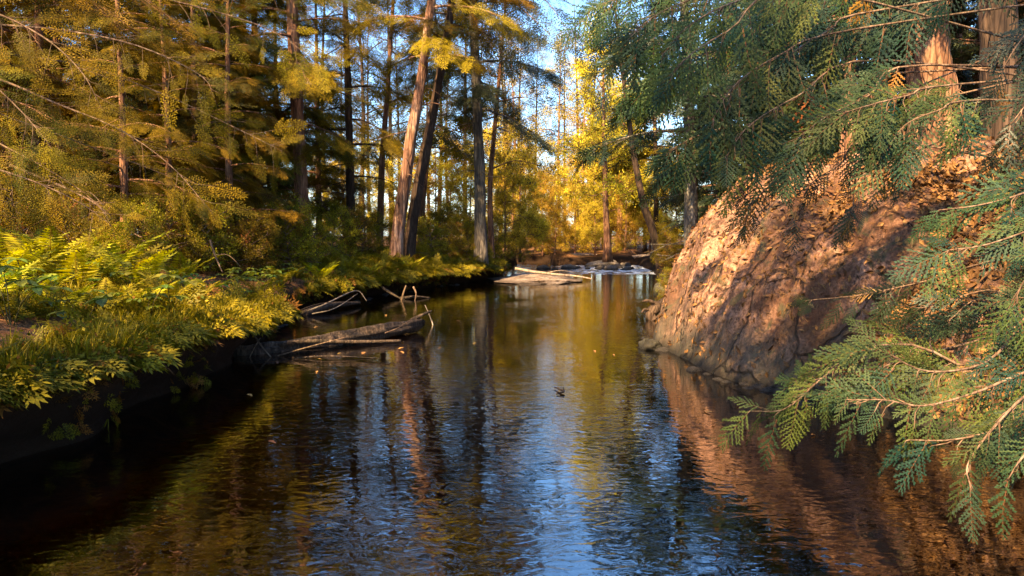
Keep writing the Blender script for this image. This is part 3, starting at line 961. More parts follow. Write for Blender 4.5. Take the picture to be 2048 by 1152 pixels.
# left wood
G1 = 'hemlocks filling the wood behind the left bank'
L1 = 'feathery hemlock in the sunlit wood behind the left bank'
for px, Y, s in [(250, 12.8, .58), (340, 13.6, .55), (465, 15, .55), (400, 17, .62), (520, 21, .9), (330, 19, 1), (130, 16.5, .8), (640, 25, .75), (560, 27, .8), (40, 20, .9), (300, 22, .85), (440, 25, .8), (180, 26, .85), (290, 17.5, .7), (110, 19, .8), (450, 19.5, .7), (20, 15, .7)]:
    put('near' if Y < 14 else 'mid', X(px, Y), Y, L1, group=G1, s=s)
for px, Y, s in [(-60, 13, .9), (-200, 17, 1), (-330, 22, 1)]:
    put('mid', X(px, Y), Y, L1, group=G1, s=s)
G2 = 'dark conifers far back in the wood'
L2 = 'distant dark conifer glimpsed between nearer trunks, far back in the wood'
for px, Y, s in [(60, 34, .8), (200, 38, .8), (350, 36, .75), (470, 40, .75), (-150, 36, 1), (120, 50, .8), (420, 54, .8), (540, 52, .8), (1500, 30, .8), (1620, 27, .8), (1720, 32, .9),
                 (1850, 28, .9), (1960, 24, .8), (2080, 30, 1), (1560, 42, .9), (1440, 40, .8), (1780, 44, 1), (2000, 42, 1)]:
    put('far', X(px, Y), Y, L2, group=G2, s=s)
# the lacy trees against the sky
G3 = 'open leafy trees against the sky'
L3 = 'tall open leafy tree, dark lace of twigs against the bright sky above the pool'
for px, Y, s in [(740, 50, 1.05), (860, 54, 1.1), (960, 50, 1.05), (1010, 47, .9), (1070, 50, .9), (1130, 54, .95), (1180, 50, .8), (1290, 44, .85), (900, 60, 1.2), (690, 58, 1.1), (1040, 58, 1.15), (800, 46, .9), (1150, 60, 1.3), (1190, 56, 1.2), (720, 40, 1.15), (785, 45, 1.2), (655, 42, 1.15), (875, 48, 1.2), (1000, 56, 1.3), (930, 44, 1.1)]:
    put('lace', X(px, Y), Y, L3, group=G3, s=s)
G4 = 'golden young trees at the head of the pool'
L4 = 'golden-leaved young tree in full sun around the head of the pool'
for px, Y, s in [(1040, 31, .7), (1085, 39, .55), (1130, 42, .6), (1010, 27, .5), (1175, 46, 1.0), (1270, 46, 1), (1060, 47, .7), (900, 31, .6), (940, 28, .55), (870, 30, .6), (1330, 44, .8), (1240, 52, 1.1), (1110, 36.5, .42), (1150, 40, .55), (1205, 42, .9), (1250, 38.5, .6), (1300, 40, .75), (1025, 34, .75), (1070, 41, .5), (1350, 34, .6), (1190, 37.5, .55), (1100, 45, .65), (1220, 48, 1.25), (985, 38, .8), (730, 31, .55), (780, 34, .6), (830, 31, .5), (690, 35, .6), (640, 33, .5)]:
    put('yellow', X(px, Y), Y, L4, group=G4, s=s)
# right wood
G8 = 'airy golden trees at the head of the pool'
for px, Y, s in [(1120, 47, .85), (1025, 40, .75), (1170, 41, .8)]:
    put('lace', X(px, Y), Y, 'tall airy tree with thin gold leaves, sky showing through its crown', group=G8, s=s, mats=('bark_red', 'yellow'))
G5 = 'dark cedars crowding behind the outcrop'
L5 = 'dark cedar crowding the shade behind the outcrop'
for px, Y, s in [(1450, 19, .9), (1560, 17, .8), (1640, 21, .9), (1950, 15, .9), (2060, 12.5, .9), (1440, 26, .8), (2330, 10, .9), (1850, 19, 1), (1740, 17.5, .9), (1900, 16.5, 1), (2000, 20, 1), (1500, 23, .9)]:
    put('cedar', X(px, Y), Y, L5, group=G5, s=s)
# unseen trees added to shade the near water, outcrop foot and left foliage
G6 = 'unseen hemlocks added on the near left bank for shade'
L6 = 'unseen hemlock added on the near left bank for its shade'
for x, Y, s in [(-4.3, .0, .5), (-4.7, 2.0, .85), (-3.7, -3.2, 1.0), (-5.6, -6.5, 1.1), (-8.0, -1.5, .8), (-9.0, 5.2, .75), (-11.2, 8.0, .8), (-7.0, 3.6, .55)]:
    put('near', x, Y, L6, group=G6, s=s)

g = lace_tree(150, 8.0, 4.3, 1.75, 15, .5, T_LEAF, .15, dens=9, line=[(0, 0, -.2), (.6, .2, 3.5), (1.9, .6, 6.4), (2.4, .8, 8.0)], up=.3)  # unseen tree added to throw shade on hanging boughs and outcrop foot
tree('leafy_tree', (-3.9, .3, float(land(np.array([-3.9]), np.array([.3]))[0]) - .05), g, 'bark_grey', 'broad', 'unseen leafy tree added over the stream to shade the boughs and outcrop', 'tree')

g = lace_tree(151, 8.3, 5.2, 2.5, 34, .5, T_LEAF, .17, dens=9, line=[(0, 0, -.2), (-.9, .6, 3), (-2.9, 1.8, 6.4), (-3.9, 2.3, 8.3)], up=.2)  # another added tree, its crown placed overhead to darken the near right boughs
tree('leafy_tree', (4.6, -2.6, float(land(np.array([4.6]), np.array([-2.6]))[0]) - .05), g, 'bark_grey', 'broad', 'unseen leafy tree added behind the camera to shade the right foreground boughs', 'tree')

# shrubs along the back of the bank
G7 = 'low shrubs on the left bank'
L7 = 'low yellow-green shrub in the sun at the back of the left bank'
for px, Y, s in [(420, 13.5, .8), (455, 14.5, .9), (500, 14, .7), (545, 16, .8), (590, 16, .9), (630, 17.5, .7), (560, 19, 1), (680, 19, .8), (720, 20.5, .8), (480, 17, 1), (380, 15, .9), (330, 12.5, .8), (760, 22, .8), (660, 22, 1),
                 (850, 22, .8), (900, 23.5, .7), (930, 25, .8), (880, 26, 1), (985, 26.5, .7), (960, 24.2, .5), (280, 11.5, .7), (240, 14, .9), (60, 10.5, .8), (150, 12, .9), (20, 12.5, 1), (1030, 27.5, .6), (1340, 27, .8), (1360, 20, .7), (1338, 17.5, .4), (1350, 15.5, .4)]:
    put('shrub', X(px, Y), Y, L7, cat='shrub', group=G7, s=s)

# ------------------------------------------------------------------ boughs that reach into the picture
def bough(line, n, size, tmpl, rs, fan=.75, down=.55, face=True, t0=.25, r0=.012, twigs=True, base_mix=None, spread=.12, mix=None):
    c = smooth_line(line, 24)
    L = np.concatenate([[0], np.cumsum(np.linalg.norm(np.diff(c, axis=0), axis=1))])
    L /= L[-1]
    wood = [tube(c, np.linspace(r0, .0022, 24), 6, .12, 8.0, rs.random() * 9)]
    t = np.sort(np.concatenate([rs.uniform(t0, 1, n - 2), [.97, 1.0]]))
    p0 = np.stack([np.interp(t, L, c[:, k]) for k in range(3)], -1)
    tg = nrm(np.stack([np.interp(t, L, np.gradient(c[:, k])) for k in range(3)], -1))
    sd = np.where(np.arange(n) % 2 == 0, 1, -1)[:, None] * nrm(np.cross(tg, np.array([0, -1., .35])))
    sd[-1] *= 0
    d = nrm(tg * .75 + sd * fan * rs.uniform(.5, 1.2, (n, 1)) + np.array([0, 0, -down]) + rs.normal(size=(n, 3)) * .18)
    off = rs.uniform(.05, 1, (n, 1)) * spread
    off[-2:] = 0
    p = p0 + d * off
    if twigs:
        for k in range(n):
            wood.append(tube(np.array([p0[k], p0[k] * .55 + p[k] * .45 + tg[k] * .012 + rs.normal(size=3) * .006, p[k] + d[k] * size * .12]), [.003, .0022, .0012], 4, caps=False))
    nn = np.tile(np.array([0, -1., .55]), (n, 1)) + rs.normal(size=(n, 3)) * .45 if face else perp_up(d, rs, .4)
    S = size * rs.uniform(.5, 1.25, n) * (1 - .2 * t)
    b = np.clip(rs.normal(size=n) * .25 + (rs.uniform(.2, .6) if mix is None else mix), 0, 1)
    b = np.where(rs.random(n) < .012, 1, np.minimum(b, .95))
    fol = scatter(tmpl, p, d, nn, S, rs, b)
    return cat_geo(wood), fol


def add_boughs(root, specs, leaf_m, trunk_xy, seed, wood_m='twig', face=True):
    rs = np.random.default_rng(seed)
    rb = np.array(root.location)
    for sp in specs:
        pts = [W(*q_) for q_ in sp['px']]
        z = pts[0][2] + rs.uniform(-.5, .9)
        if trunk_xy is not None:
            st_ = np.array([trunk_xy[0], trunk_xy[1], z])
            L_ = np.linalg.norm(pts[0] - st_)
            if L_ > .6:
                pts = [st_, st_ * .6 + pts[0] * .4 + rs.normal(size=3) * .07 * L_ + [0, 0, .04 * L_]] + pts
            else:
                pts = [st_] + pts
        wd, fl = bough(pts, sp['n'], sp.get('size', .26), sp.get('tmpl', T_CED), rs, sp.get('fan', .75), sp.get('down', .55), face, sp.get('t0', .45), sp.get('r0', .009), spread=sp.get('spread', .07), mix=sp.get('mix'))
        b = link('bough', mesh('bough', wd[0] - rb, wd[1], M[wood_m], smooth=True), root)
        link('foliage', mesh('foliage', fl[0] - rb, fl[1], M[sp.get('mat', leaf_m)], col=fl[2]), b)


# the white cedar at the right, its trunk just outside the frame
cx, cyy = 3.6, 4.0
cz = float(outcrop_z(np.array([cx]), np.array([cyy]))[0]) - .1
cz = max(cz, float(land(np.array([cx]), np.array([cyy]))[0]) - .1)
g = conifer(201, 9.0, 4.8, 1.2, 30, 17, .4, T_CED_M, trunk_r=.2, dead=4)
ced = tree('cedar_tree', (cx, cyy, cz), g, 'bark_red', 'cedar_dark', 'white cedar with blue-green fan sprays overhanging the water in the right foreground', 'tree')
low = [
    dict(px=[(2120, 560, 3.3), (2048, 640, 3.2), (1990, 712, 3.2), (1930, 738, 3.2), (1850, 742, 3.2), (1790, 716, 3.2), (1745, 692, 3.2)], n=37, size=.25, t0=.5, mix=.5),
    dict(px=[(2120, 690, 3.2), (2010, 760, 3.15), (1920, 795, 3.1), (1840, 812, 3.1), (1770, 800, 3.1), (1700, 800, 3.1)], n=42, size=.24, t0=.4, mix=.4),
    dict(px=[(2000, 720, 3.5), (1830, 690, 3.5), (1720, 700, 3.5), (1640, 760, 3.45), (1570, 818, 3.4), (1500, 822, 3.4)], n=29, size=.25, t0=.62, mix=.7),
    dict(px=[(2120, 740, 3.0), (2040, 800, 2.95), (1975, 870, 2.9), (1935, 930, 2.9), (1940, 970, 2.85)], n=31, size=.24, t0=.45, down=.8, mix=.25),
    dict(px=[(2120, 800, 3.1), (1990, 860, 3.05), (1900, 880, 3.05), (1820, 880, 3.05)], n=27, size=.24, t0=.4, mix=.3),
    dict(px=[(1960, 680, 3.7), (1800, 720, 3.7), (1700, 770, 3.65), (1620, 790, 3.65), (1590, 760, 3.6)], n=21, size=.22, t0=.55, mix=.6),
    dict(px=[(2120, 860, 2.9), (2050, 910, 2.8), (2015, 960, 2.8)], n=19, size=.24, t0=.4, down=.9, mix=.15),
    dict(px=[(2160, 680, 3.4), (2080, 690, 3.4), (2000, 740, 3.4), (1960, 800, 3.4)], n=21, size=.26, t0=.4, mix=.2),
    # right edge, half way up
    dict(px=[(2160, 330, 3.5), (2050, 385, 3.4), (1960, 410, 3.4), (1880, 420, 3.4)], n=31, size=.30, t0=.35, mix=.35),
    dict(px=[(2160, 420, 3.4), (2060, 460, 3.3), (1970, 490, 3.3), (1900, 500, 3.3)], n=31, size=.28, t0=.35, mix=.3),
    dict(px=[(2160, 500, 3.2), (2090, 520, 3.1), (2050, 560, 3.1), (2030, 600, 3.1)], n=19, size=.26, t0=.35, down=.8, mix=.35),
    dict(px=[(2160, 260, 3.8), (2080, 330, 3.8), (2020, 360, 3.8)], n=17, size=.28, t0=.35, mix=.2),
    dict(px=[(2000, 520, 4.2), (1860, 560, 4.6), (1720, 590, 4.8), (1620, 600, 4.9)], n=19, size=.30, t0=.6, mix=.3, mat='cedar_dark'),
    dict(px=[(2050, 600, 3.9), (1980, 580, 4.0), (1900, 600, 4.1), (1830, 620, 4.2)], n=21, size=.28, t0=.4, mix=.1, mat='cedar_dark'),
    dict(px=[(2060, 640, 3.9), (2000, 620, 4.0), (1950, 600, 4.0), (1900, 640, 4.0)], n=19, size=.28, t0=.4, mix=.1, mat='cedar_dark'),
]
add_boughs(ced, low, 'cedar', (cx, cyy), 301)
# the cedar whose hanging sprays fill the upper right
dx_, dy_ = 5.3, 5.4
dz_ = float(outcrop_z(np.array([dx_]), np.array([dy_]))[0]) - .1
g = conifer(202, 10.0, 5.2, 1.5, 34, 17, .4, T_CED_M, trunk_r=.17, dead=4)
ced2 = tree('cedar_tree', (dx_, dy_, dz_), g, 'bark_red', 'cedar_dark', 'white cedar with green sprays hanging over the top of the outcrop', 'tree')
up = [
    dict(px=[(1640, -40, 5.0), (1480, 0, 4.8), (1380, 50, 4.7), (1325, 110, 4.7)], n=33, size=0.40, t0=.66, down=.9),
    dict(px=[(1700, 60, 4.8), (1560, 110, 4.6), (1470, 170, 4.4), (1425, 240, 4.3)], n=33, size=0.43, t0=.66, down=1.0, mix=.35),
    dict(px=[(1760, 20, 4.9), (1660, 60, 4.8), (1580, 110, 4.8), (1540, 160, 4.8)], n=28, size=0.40, t0=.66, down=.9, mix=.1),
    dict(px=[(1840, 130, 4.6), (1740, 190, 4.5), (1650, 235, 4.4), (1580, 290, 4.4)], n=31, size=0.35, t0=.78, down=.5, mix=.4),
    dict(px=[(1900, 170, 4.4), (1820, 190, 4.3), (1740, 210, 4.2), (1690, 225, 4.2)], n=28, size=0.35, t0=.78, down=.55, mix=.45),
    dict(px=[(1960, 200, 4.4), (1880, 220, 4.2), (1810, 250, 4.2), (1775, 300, 4.2)], n=26, size=0.33, t0=.78, down=.6, mix=.3),
    dict(px=[(1560, -50, 5.6), (1440, -20, 5.5), (1330, 20, 5.4), (1260, 70, 5.4)], n=31, size=0.45, t0=.66, down=.8, mix=.3),
    dict(px=[(1700, 230, 5.6), (1600, 270, 5.5), (1520, 330, 5.5), (1480, 380, 5.5)], n=15, size=0.35, t0=.66, down=.9, mix=.15),
    dict(px=[(1640, 160, 5.6), (1520, 230, 5.6), (1400, 270, 5.6), (1340, 300, 5.6)], n=31, size=0.43, t0=.66, down=.8, mix=.25),
    dict(px=[(1820, -40, 5.2), (1720, 0, 5.1), (1620, 20, 5.1), (1540, 40, 5.1)], n=31, size=0.43, t0=.66, down=.8, mix=.05),
    dict(px=[(2080, 220, 4.6), (2040, 280, 4.6), (1990, 300, 4.6)], n=23, size=0.38, t0=.4, down=.9, mix=.05, mat='cedar_dark'),
    dict(px=[(1760, 280, 5.2), (1680, 330, 5.2), (1620, 370, 5.2), (1590, 440, 5.2)], n=11, size=0.30, t0=.66, down=1.0, mix=.05, mat='cedar_dark'),
    dict(px=[(1840, 300, 5.0), (1770, 330, 5.0), (1715, 360, 5.0), (1705, 430, 5.0)], n=10, size=0.30, t0=.78, down=1.1, mix=.05, mat='cedar_dark'),
    dict(px=[(1520, 80, 6.4), (1400, 110, 6.4), (1300, 160, 6.4), (1220, 180, 6.4)], n=33, size=0.47, t0=.66, down=.8, mix=.5),
    dict(px=[(1560, -20, 6.8), (1400, -40, 6.8), (1280, -20, 6.8), (1180, 20, 6.8)], n=28, size=0.47, t0=.66, down=.8, mix=.4),
]
up += [
    dict(px=[(2140, 10, 4.6), (2060, 60, 4.5), (2010, 130, 4.5), (1985, 190, 4.5)], n=30, size=.34, t0=.5, down=.9, mix=.05, mat='cedar_dark'),
    dict(px=[(2140, 130, 4.4), (2070, 190, 4.3), (2020, 250, 4.3)], n=26, size=.32, t0=.5, down=.9, mix=.1, mat='cedar_dark'),
    dict(px=[(1760, 120, 4.9), (1600, 190, 4.6), (1500, 250, 4.4), (1455, 310, 4.3)], n=26, size=.38, t0=.72, down=1.1, mix=.45),
    dict(px=[(1620, -20, 4.6), (1460, 60, 4.4), (1380, 110, 4.3), (1345, 150, 4.3)], n=24, size=.38, t0=.7, down=1.0, mix=.45),
    dict(px=[(1720, 240, 5.4), (1600, 320, 5.2), (1510, 400, 5.1), (1490, 450, 5.1)], n=16, size=.32, t0=.75, down=1.1, mix=.3),
    dict(px=[(1800, -60, 5.6), (1730, 20, 5.5), (1680, 70, 5.5), (1650, 130, 5.5)], n=30, size=.4, t0=.5, down=.9, mix=.1, mat='cedar_dark'),
    dict(px=[(1950, -80, 5.2), (1800, -20, 5.2), (1740, 40, 5.2), (1700, 100, 5.2)], n=30, size=.4, t0=.6, down=.9, mix=.1, mat='cedar_dark'),
]
add_boughs(ced2, up, 'cedar', (dx_, dy_), 302)
# the near hemlock at the left, its trunk outside the frame
hx, hy = -5.9, 8.0
hz = float(land(np.array([hx]), np.array([hy]))[0]) - .05
g = conifer(203, 10, 3.4, 2.6, 40, 16, .42, T_HEM_N, trunk_r=.15, dead=14)
hem = tree('hemlock_tree', (hx, hy, hz), g, 'bark_red', 'hemlock', 'hemlock whose long sunlit boughs droop across the left side of the picture', 'tree')
lf = []
for px in [[(-40, 150, 8), (120, 210, 8), (240, 260, 8), (340, 330, 8), (420, 420, 8)],
           [(-60, 40, 8), (120, 60, 8), (270, 90, 7.8), (400, 150, 7.6), (430, 200, 7.6)],
           [(-40, 260, 8.2), (80, 330, 8.2), (160, 380, 8.2), (220, 430, 8.2)],
           [(-40, 100, 8.6), (160, 130, 8.8), (330, 190, 9), (480, 260, 9), (560, 300, 9)],
           [(-40, -40, 8.4), (180, -30, 8.6), (380, 10, 8.8), (540, 60, 9), (640, 130, 9)],
           [(-40, 330, 7.4), (60, 360, 7.4), (150, 400, 7.4), (210, 440, 7.4)],
           [(-40, 200, 9), (120, 270, 9.2), (280, 330, 9.4), (380, 370, 9.5)],
           [(-60, -80, 8), (200, -90, 8.4), (420, -60, 9), (600, -20, 9.6), (740, 30, 10)],
           [(-40, 20, 7.2), (80, 70, 7.2), (160, 140, 7.2), (200, 210, 7.2)],
           [(-40, 150, 7.0), (40, 220, 7.0), (100, 290, 7.0)]]:
    lf.append(dict(px=px, n=34, size=.40, t0=.2, down=.35, fan=.9, tmpl=T_HEM_N, spread=.3, r0=.016))
add_boughs(hem, lf, 'hemlock', (hx, hy), 303)

grey = next(o for o in bpy.data.objects if str(o.get('label', '')).startswith('straight grey trunk'))
ts = [dict(px=p_, n=46, size=.95, t0=.15, down=.35, fan=.9, tmpl=T_HEM, spread=.4, r0=.04) for p_ in (
    [(950, -60, 23.5), (1010, -10, 22.5), (1075, 45, 21.5), (1128, 100, 21)],
    [(950, -90, 23.5), (1020, -50, 22.5), (1090, 0, 21.5), (1135, 60, 21)],
    [(950, 40, 23.5), (1000, 60, 22.5), (1050, 100, 22)])]
add_boughs(grey, ts, 'hemlock_dark', tuple(grey.location[:2]), 304, face=False)

# ------------------------------------------------------------------ plants of the left bank
def fern_geo(seed, n=8, L=.8):
    rs = np.random.default_rng(seed)
    az = np.arange(n) * 6.283 / n + rs.normal(size=n) * .2
    d = np.stack([np.cos(az) * .55, np.sin(az) * .55, np.full(n, 1.0) + rs.normal(size=n) * .15], -1)
    # fronds arch outwards: their upper side looks up and inwards
    z = np.stack([-np.cos(az), -np.sin(az), np.full(n, .55)], -1)
    z = np.cross(np.cross(d, z), d)
    return scatter([(lambda t: (t[0] * np.array([1, 1, 1]), t[1], t[2]))(t) for t in T_FROND], np.zeros((n, 3)) + d * .02, d, z, L * rs.uniform(.75, 1.1, n), rs)


FERNS = [mesh('fern', *fern_geo(400 + k)[:2], M['fern'], col=fern_geo(400 + k)[2]) for k in range(3)]
for k, (px, Y, s) in enumerate([(190, 8.6, 1.15), (60, 8.2, 1.1), (265, 8.0, .85), (150, 7.4, .8), (20, 9.2, 1.1), (230, 9.4, 1.0), (110, 9.6, 1.0), (310, 9.2, .7), (-40, 7.8, 1.), (330, 7.6, .6), (60, 6.4, .6), (120, 6.2, .5), (20, 7.2, .85), (400, 9.6, .6), (280, 7.0, .5), (210, 6.6, .55), (380, 8.4, .5), (-20, 6.0, .6), (520, 11.6, .6), (100, 8.2, 1.2), (240, 8.9, 1.0), (360, 11.5, .8), (560, 13.5, .7), (640, 15.5, .7), (700, 17, .7), (740, 17.6, .6), (820, 19.4, .7)]):
    x = X(px, Y)
    o = link('fern', FERNS[k % 3], None, (x, Y, float(land(np.array([x]), np.array([Y]))[0]) - .02), R.random() * 6.28, s)
    tag(o, 'upright yellow-green fern on the left bank' if Y < 10 else 'small fern in the sun farther along the left bank', 'fern', 'tall ferns on the near left bank' if Y < 10 else 'small ferns farther along the left bank')


def leaf_blade(rs, L_, W_, seg=3):
    """a folded, pointed leaf blade along +X as quads"""
    V = []
    xs = np.linspace(0, 1, seg + 1)
    wd = np.sin(np.pi * np.clip(xs * .92 + .06, 0, 1)) ** .8
    for s_ in (-1, 1):
        for a_, b_, wa, wb in zip(xs[:-1], xs[1:], wd[:-1], wd[1:]):
            za, zb_ = -.25 * a_ ** 2, -.25 * b_ ** 2
            q_ = [(a_ * L_, 0, za * L_), (b_ * L_, 0, zb_ * L_), (b_ * L_, s_ * wb * W_ / 2, zb_ * L_ + wb * W_ * .12), (a_ * L_, s_ * wa * W_ / 2, za * L_ + wa * W_ * .12)]
            V.extend(q_ if s_ > 0 else q_[::-1])
    V = np.array(V)
    return V.astype(np.float32), np.arange(len(V)).reshape(-1, 4), np.zeros(len(V), np.float32)


T_BLADE = [leaf_blade(R, 1, .62), leaf_blade(R, 1, .5)]


def broad_geo(seed):
    rs = np.random.default_rng(seed)
    g_ = []
    for st in range(rs.integers(3, 6)):
        a = rs.random() * 6.28
        h = rs.uniform(.14, .34)
        tip = np.array([math.cos(a) * .14, math.sin(a) * .14, h])
        v, q_ = tube(np.array([[0, 0, -.03], tip * [.4, .4, .6], tip]), [.004, .003, .002], 4, caps=False)
        c_ = np.zeros((len(v), 3), np.float32); c_[:, 1] = 1
        g_.append((v, q_, c_))
        n = rs.integers(4, 7)
        az = np.arange(n) * 6.283 / n + rs.random()
        d = np.stack([np.cos(az), np.sin(az), rs.uniform(-.2, .15, n)], -1)
        g_.append(scatter(T_BLADE, np.tile(tip, (n, 1)), d, perp_up(d, rs, .18), rs.uniform(.07, .13, n), rs))
    return cat_geo(g_)


BROADS = [mesh('leafy_plant', *broad_geo(420 + k)[:2], M['broad'], col=broad_geo(420 + k)[2]) for k in range(5)]
rb = np.random.default_rng(77)
nb_ = 0
while nb_ < 44:
    Y = rb.uniform(5.2, 14.5)
    s_ = abs(rb.normal()) * 1.0 + .16
    x = float(xL(Y)) - s_
    if x < -.72 * Y: continue
    o = link('leafy_plant', BROADS[nb_ % 5], None, (x, Y, float(land(np.array([x]), np.array([Y]))[0]) - .02), rb.random() * 6.28, rb.uniform(.7, 1.3))
    tag(o, 'low plant with broad flat leaves among the ground cover of the left bank', 'plant', 'broad-leaved plants on the left bank')
    nb_ += 1

# ground cover: sprigs, moss and little leaves over the left bank, hanging over the lip
rg = np.random.default_rng(88)
T_SPRIG = [spray(rg, 5, 3, .5, .22, .065, 55, 45, .3) for _ in range(3)]
T_MINI = [leaves(rg, 14, .3, .17, .9) for _ in range(3)]
P, D, S, Bm = [], [], [], []
for k in range(26000):
    Y = 4.2 + 23.5 * rg.random() ** 1.35
    s_ = min(abs(rg.normal()) * 1.5, 6) - .06
    if rg.random() < .22: s_ = rg.uniform(-.09, .06)
    P.append((s_, Y)); S.append(rg.uniform(.05, .13) * (1 + Y * .03) * (1.7 if rg.random() < .10 else 1))
P = np.array(P)
sx_ = P[:, 0]
px_ = xL(P[:, 1]) - sx_ + .10 * fbm(np.stack([P[:, 1] * 1.7, P[:, 1] * 0 + 4., P[:, 1] * 0], -1), 3) * .5
pz = land(np.minimum(px_, xL(P[:, 1]) - .02), P[:, 1])
pz = np.where(sx_ < .08, pz - .01 - rg.random(len(pz)) ** 2 * .08, pz) - .01
patch = fbm(np.stack([px_ * .8, P[:, 1] * .5, px_ * 0 + 7], -1), 3)
ok = (patch > -.30) | (sx_ < .3)
ok &= ((px_ + 4.8) / 1.6) ** 2 + ((P[:, 1] - 12.2) / 2.7) ** 2 > 1 + .5 * fbm(np.stack([px_ * 2, P[:, 1] * 2, px_ * 0], -1), 2)
ok &= ((px_ + 5.4) / 1.2) ** 2 + ((P[:, 1] - 16) / 1.5) ** 2 > 1
ok &= (px_ > -.72 * P[:, 1] - .5)
PP = np.stack([px_, P[:, 1], pz], -1)[ok]
n = len(PP)
D = rg.normal(size=(n, 3)); D[:, 2] = np.abs(D[:, 2]) * .6 + .25
edge = sx_[ok] < .1
D[edge, 0] = np.abs(D[edge, 0]) + .6; D[edge, 2] = -rg.random(edge.sum()) * .5 + .3
base_b = np.clip(.45 + .35 * patch[ok] + rg.normal(size=n) * .2, 0, .89)
base_b = np.where(rg.random(n) < .07, .95, base_b)
half = (rg.random(n) < .75) | (np.array(S)[ok] > .18)
Sv = np.array(S)[ok]
g1 = scatter(T_SPRIG, PP[half], D[half], perp_up(nrm(D[half]), rg, .5), Sv[half] * 1.25, rg, base_b[half])
g2 = scatter(T_MINI, PP[~half], D[~half], rg.normal(size=(int((~half).sum()), 3)), Sv[~half], rg, base_b[~half])
T_GRASS = []
for _ in range(3):
    vv = []
    for b_ in range(9):
        a_ = rg.random() * 6.28; ln_ = rg.uniform(.5, 1); lean = rg.uniform(.15, .6)
        o_ = np.array([math.cos(a_), math.sin(a_), 0]); sd_ = np.array([-o_[1], o_[0], 0]) * .018
        p0_, p1_, p2_ = o_ * .05, o_ * (.05 + lean * ln_ * .4) + [0, 0, ln_ * .6], o_ * (.05 + lean * ln_) + [0, 0, ln_ * .9]
        vv += [p0_ - sd_, p0_ + sd_, p1_ + sd_ * .8, p1_ - sd_ * .8, p1_ - sd_ * .8, p1_ + sd_ * .8, p2_ + sd_ * .1, p2_ - sd_ * .1]
    vv = np.array(vv)
    T_GRASS.append((vv.astype(np.float32), np.arange(len(vv)).reshape(-1, 4), np.zeros(len(vv), np.float32)))
sel = rg.choice(len(PP), 2600, replace=False)
a3 = rg.random(2600) * 6.28
g3 = scatter(T_GRASS, PP[sel], np.stack([np.cos(a3), np.sin(a3), a3 * 0], -1), np.tile([0, 0, 1.], (2600, 1)) + rg.normal(size=(2600, 3)) * .15, rg.uniform(.10, .26, 2600), rg, np.clip(base_b[sel] + .1, 0, .89))
yb = rg.uniform(4, 22, 1900)
tb = rg.random(1900) ** .7
pb = np.stack([xL(yb) + .02 - .14 * (1 - tb) + .10 * fbm(np.stack([yb * 1.7, yb * 0 + 4., yb * 0], -1), 3) + .03, yb, .05 + tb * .4 * (1 + .35 * (1 - sstep(6, 10, yb)))], -1)
kb = fbm(np.stack([yb * 1.3, tb * .5, yb * 0 + 2], -1), 3) > -.05
pb = pb[kb]
db = np.stack([rg.random(len(pb)) * .8 + .2, rg.normal(size=len(pb)) * .5, rg.normal(size=len(pb)) * .4 - .45], -1)
g4 = scatter(T_SPRIG + T_GRASS[:1], pb, db, rg.normal(size=pb.shape), rg.uniform(.05, .14, len(pb)), rg, np.where(rg.random(len(pb)) < .4, .95, rg.random(len(pb)) * .6))
gc = cat_geo([g1, g2, g3, g4])
tag(link('ground_cover', mesh('ground_cover', gc[0], gc[1], M['cover'], col=gc[2])), 'carpet of moss, sprigs and small leaves over the left bank', 'ground cover', kind='stuff')

# fallen leaves on the outcrop and on the forest floor
T_DEAD = [leaf_blade(rg, 1, .55, 2), leaf_blade(rg, 1, .7, 2)]
P = []
while len(P) < 30000:
    x, Y = rg.uniform(1.9, 6.5), rg.uniform(4.0, 11.5)
    q_ = float(fbm(np.array([x * .9, Y * .9, 2.]), 3))
    band = math.exp(-((x - 3.75 - (Y - 7) * .3) / .95) ** 2)
    if rg.random() > .06 + .95 * band * sstep(-.35, .15, q_): continue
    P.append((x, Y))
P = np.array(P)
z = outcrop_z(P[:, 0], P[:, 1])
m_ = z > .08
P, z = P[m_], z[m_]
PP = np.stack([P[:, 0], P[:, 1], z + .008], -1)
n = len(PP)
e = .03
gxn = (outcrop_z(P[:, 0] + e, P[:, 1]) - z) / e
gyn = (outcrop_z(P[:, 0], P[:, 1] + e) - z) / e
NN = nrm(np.stack([-gxn, -gyn, np.ones(n)], -1))
D = rg.normal(size=(n, 3)); D -= (D * NN).sum(1, keepdims=True) * NN
D = nrm(D) + NN * rg.uniform(0, .9, (n, 1))
g1 = scatter(T_DEAD, PP, D, NN + rg.normal(size=(n, 3)) * .7, rg.uniform(.03, .078, n), rg)
P = np.stack([-rg.uniform(0, 9, 3000), rg.uniform(6, 24, 3000)], -1)
P[:, 0] += xL(P[:, 1]) - .1
z = land(P[:, 0], P[:, 1])
D = rg.normal(size=(len(P), 3)); D[:, 2] = np.abs(D[:, 2]) * .25
g2 = scatter(T_DEAD, np.stack([P[:, 0], P[:, 1], z + .012], -1), D, perp_up(D, rg, .4), rg.uniform(.04, .09, len(P)), rg)
T_NEED = []
for _ in range(2):
    vv = []
    for b_ in range(5):
        p_ = rg.normal(size=3) * [.6, .6, .06]; d_ = nrm(rg.normal(size=3) * [1, 1, .15]); s_ = np.cross([0, 0, 1], d_) * .07
        vv += [p_ - s_, p_ + s_, p_ + d_ + s_ * .4, p_ + d_ - s_ * .4]
    vv = np.array(vv)
    T_NEED.append((vv.astype(np.float32), np.arange(len(vv)).reshape(-1, 4), np.zeros(len(vv), np.float32)))
PN = np.stack([rg.uniform(1.9, 6, 9000), rg.uniform(4, 11.5, 9000)], -1)
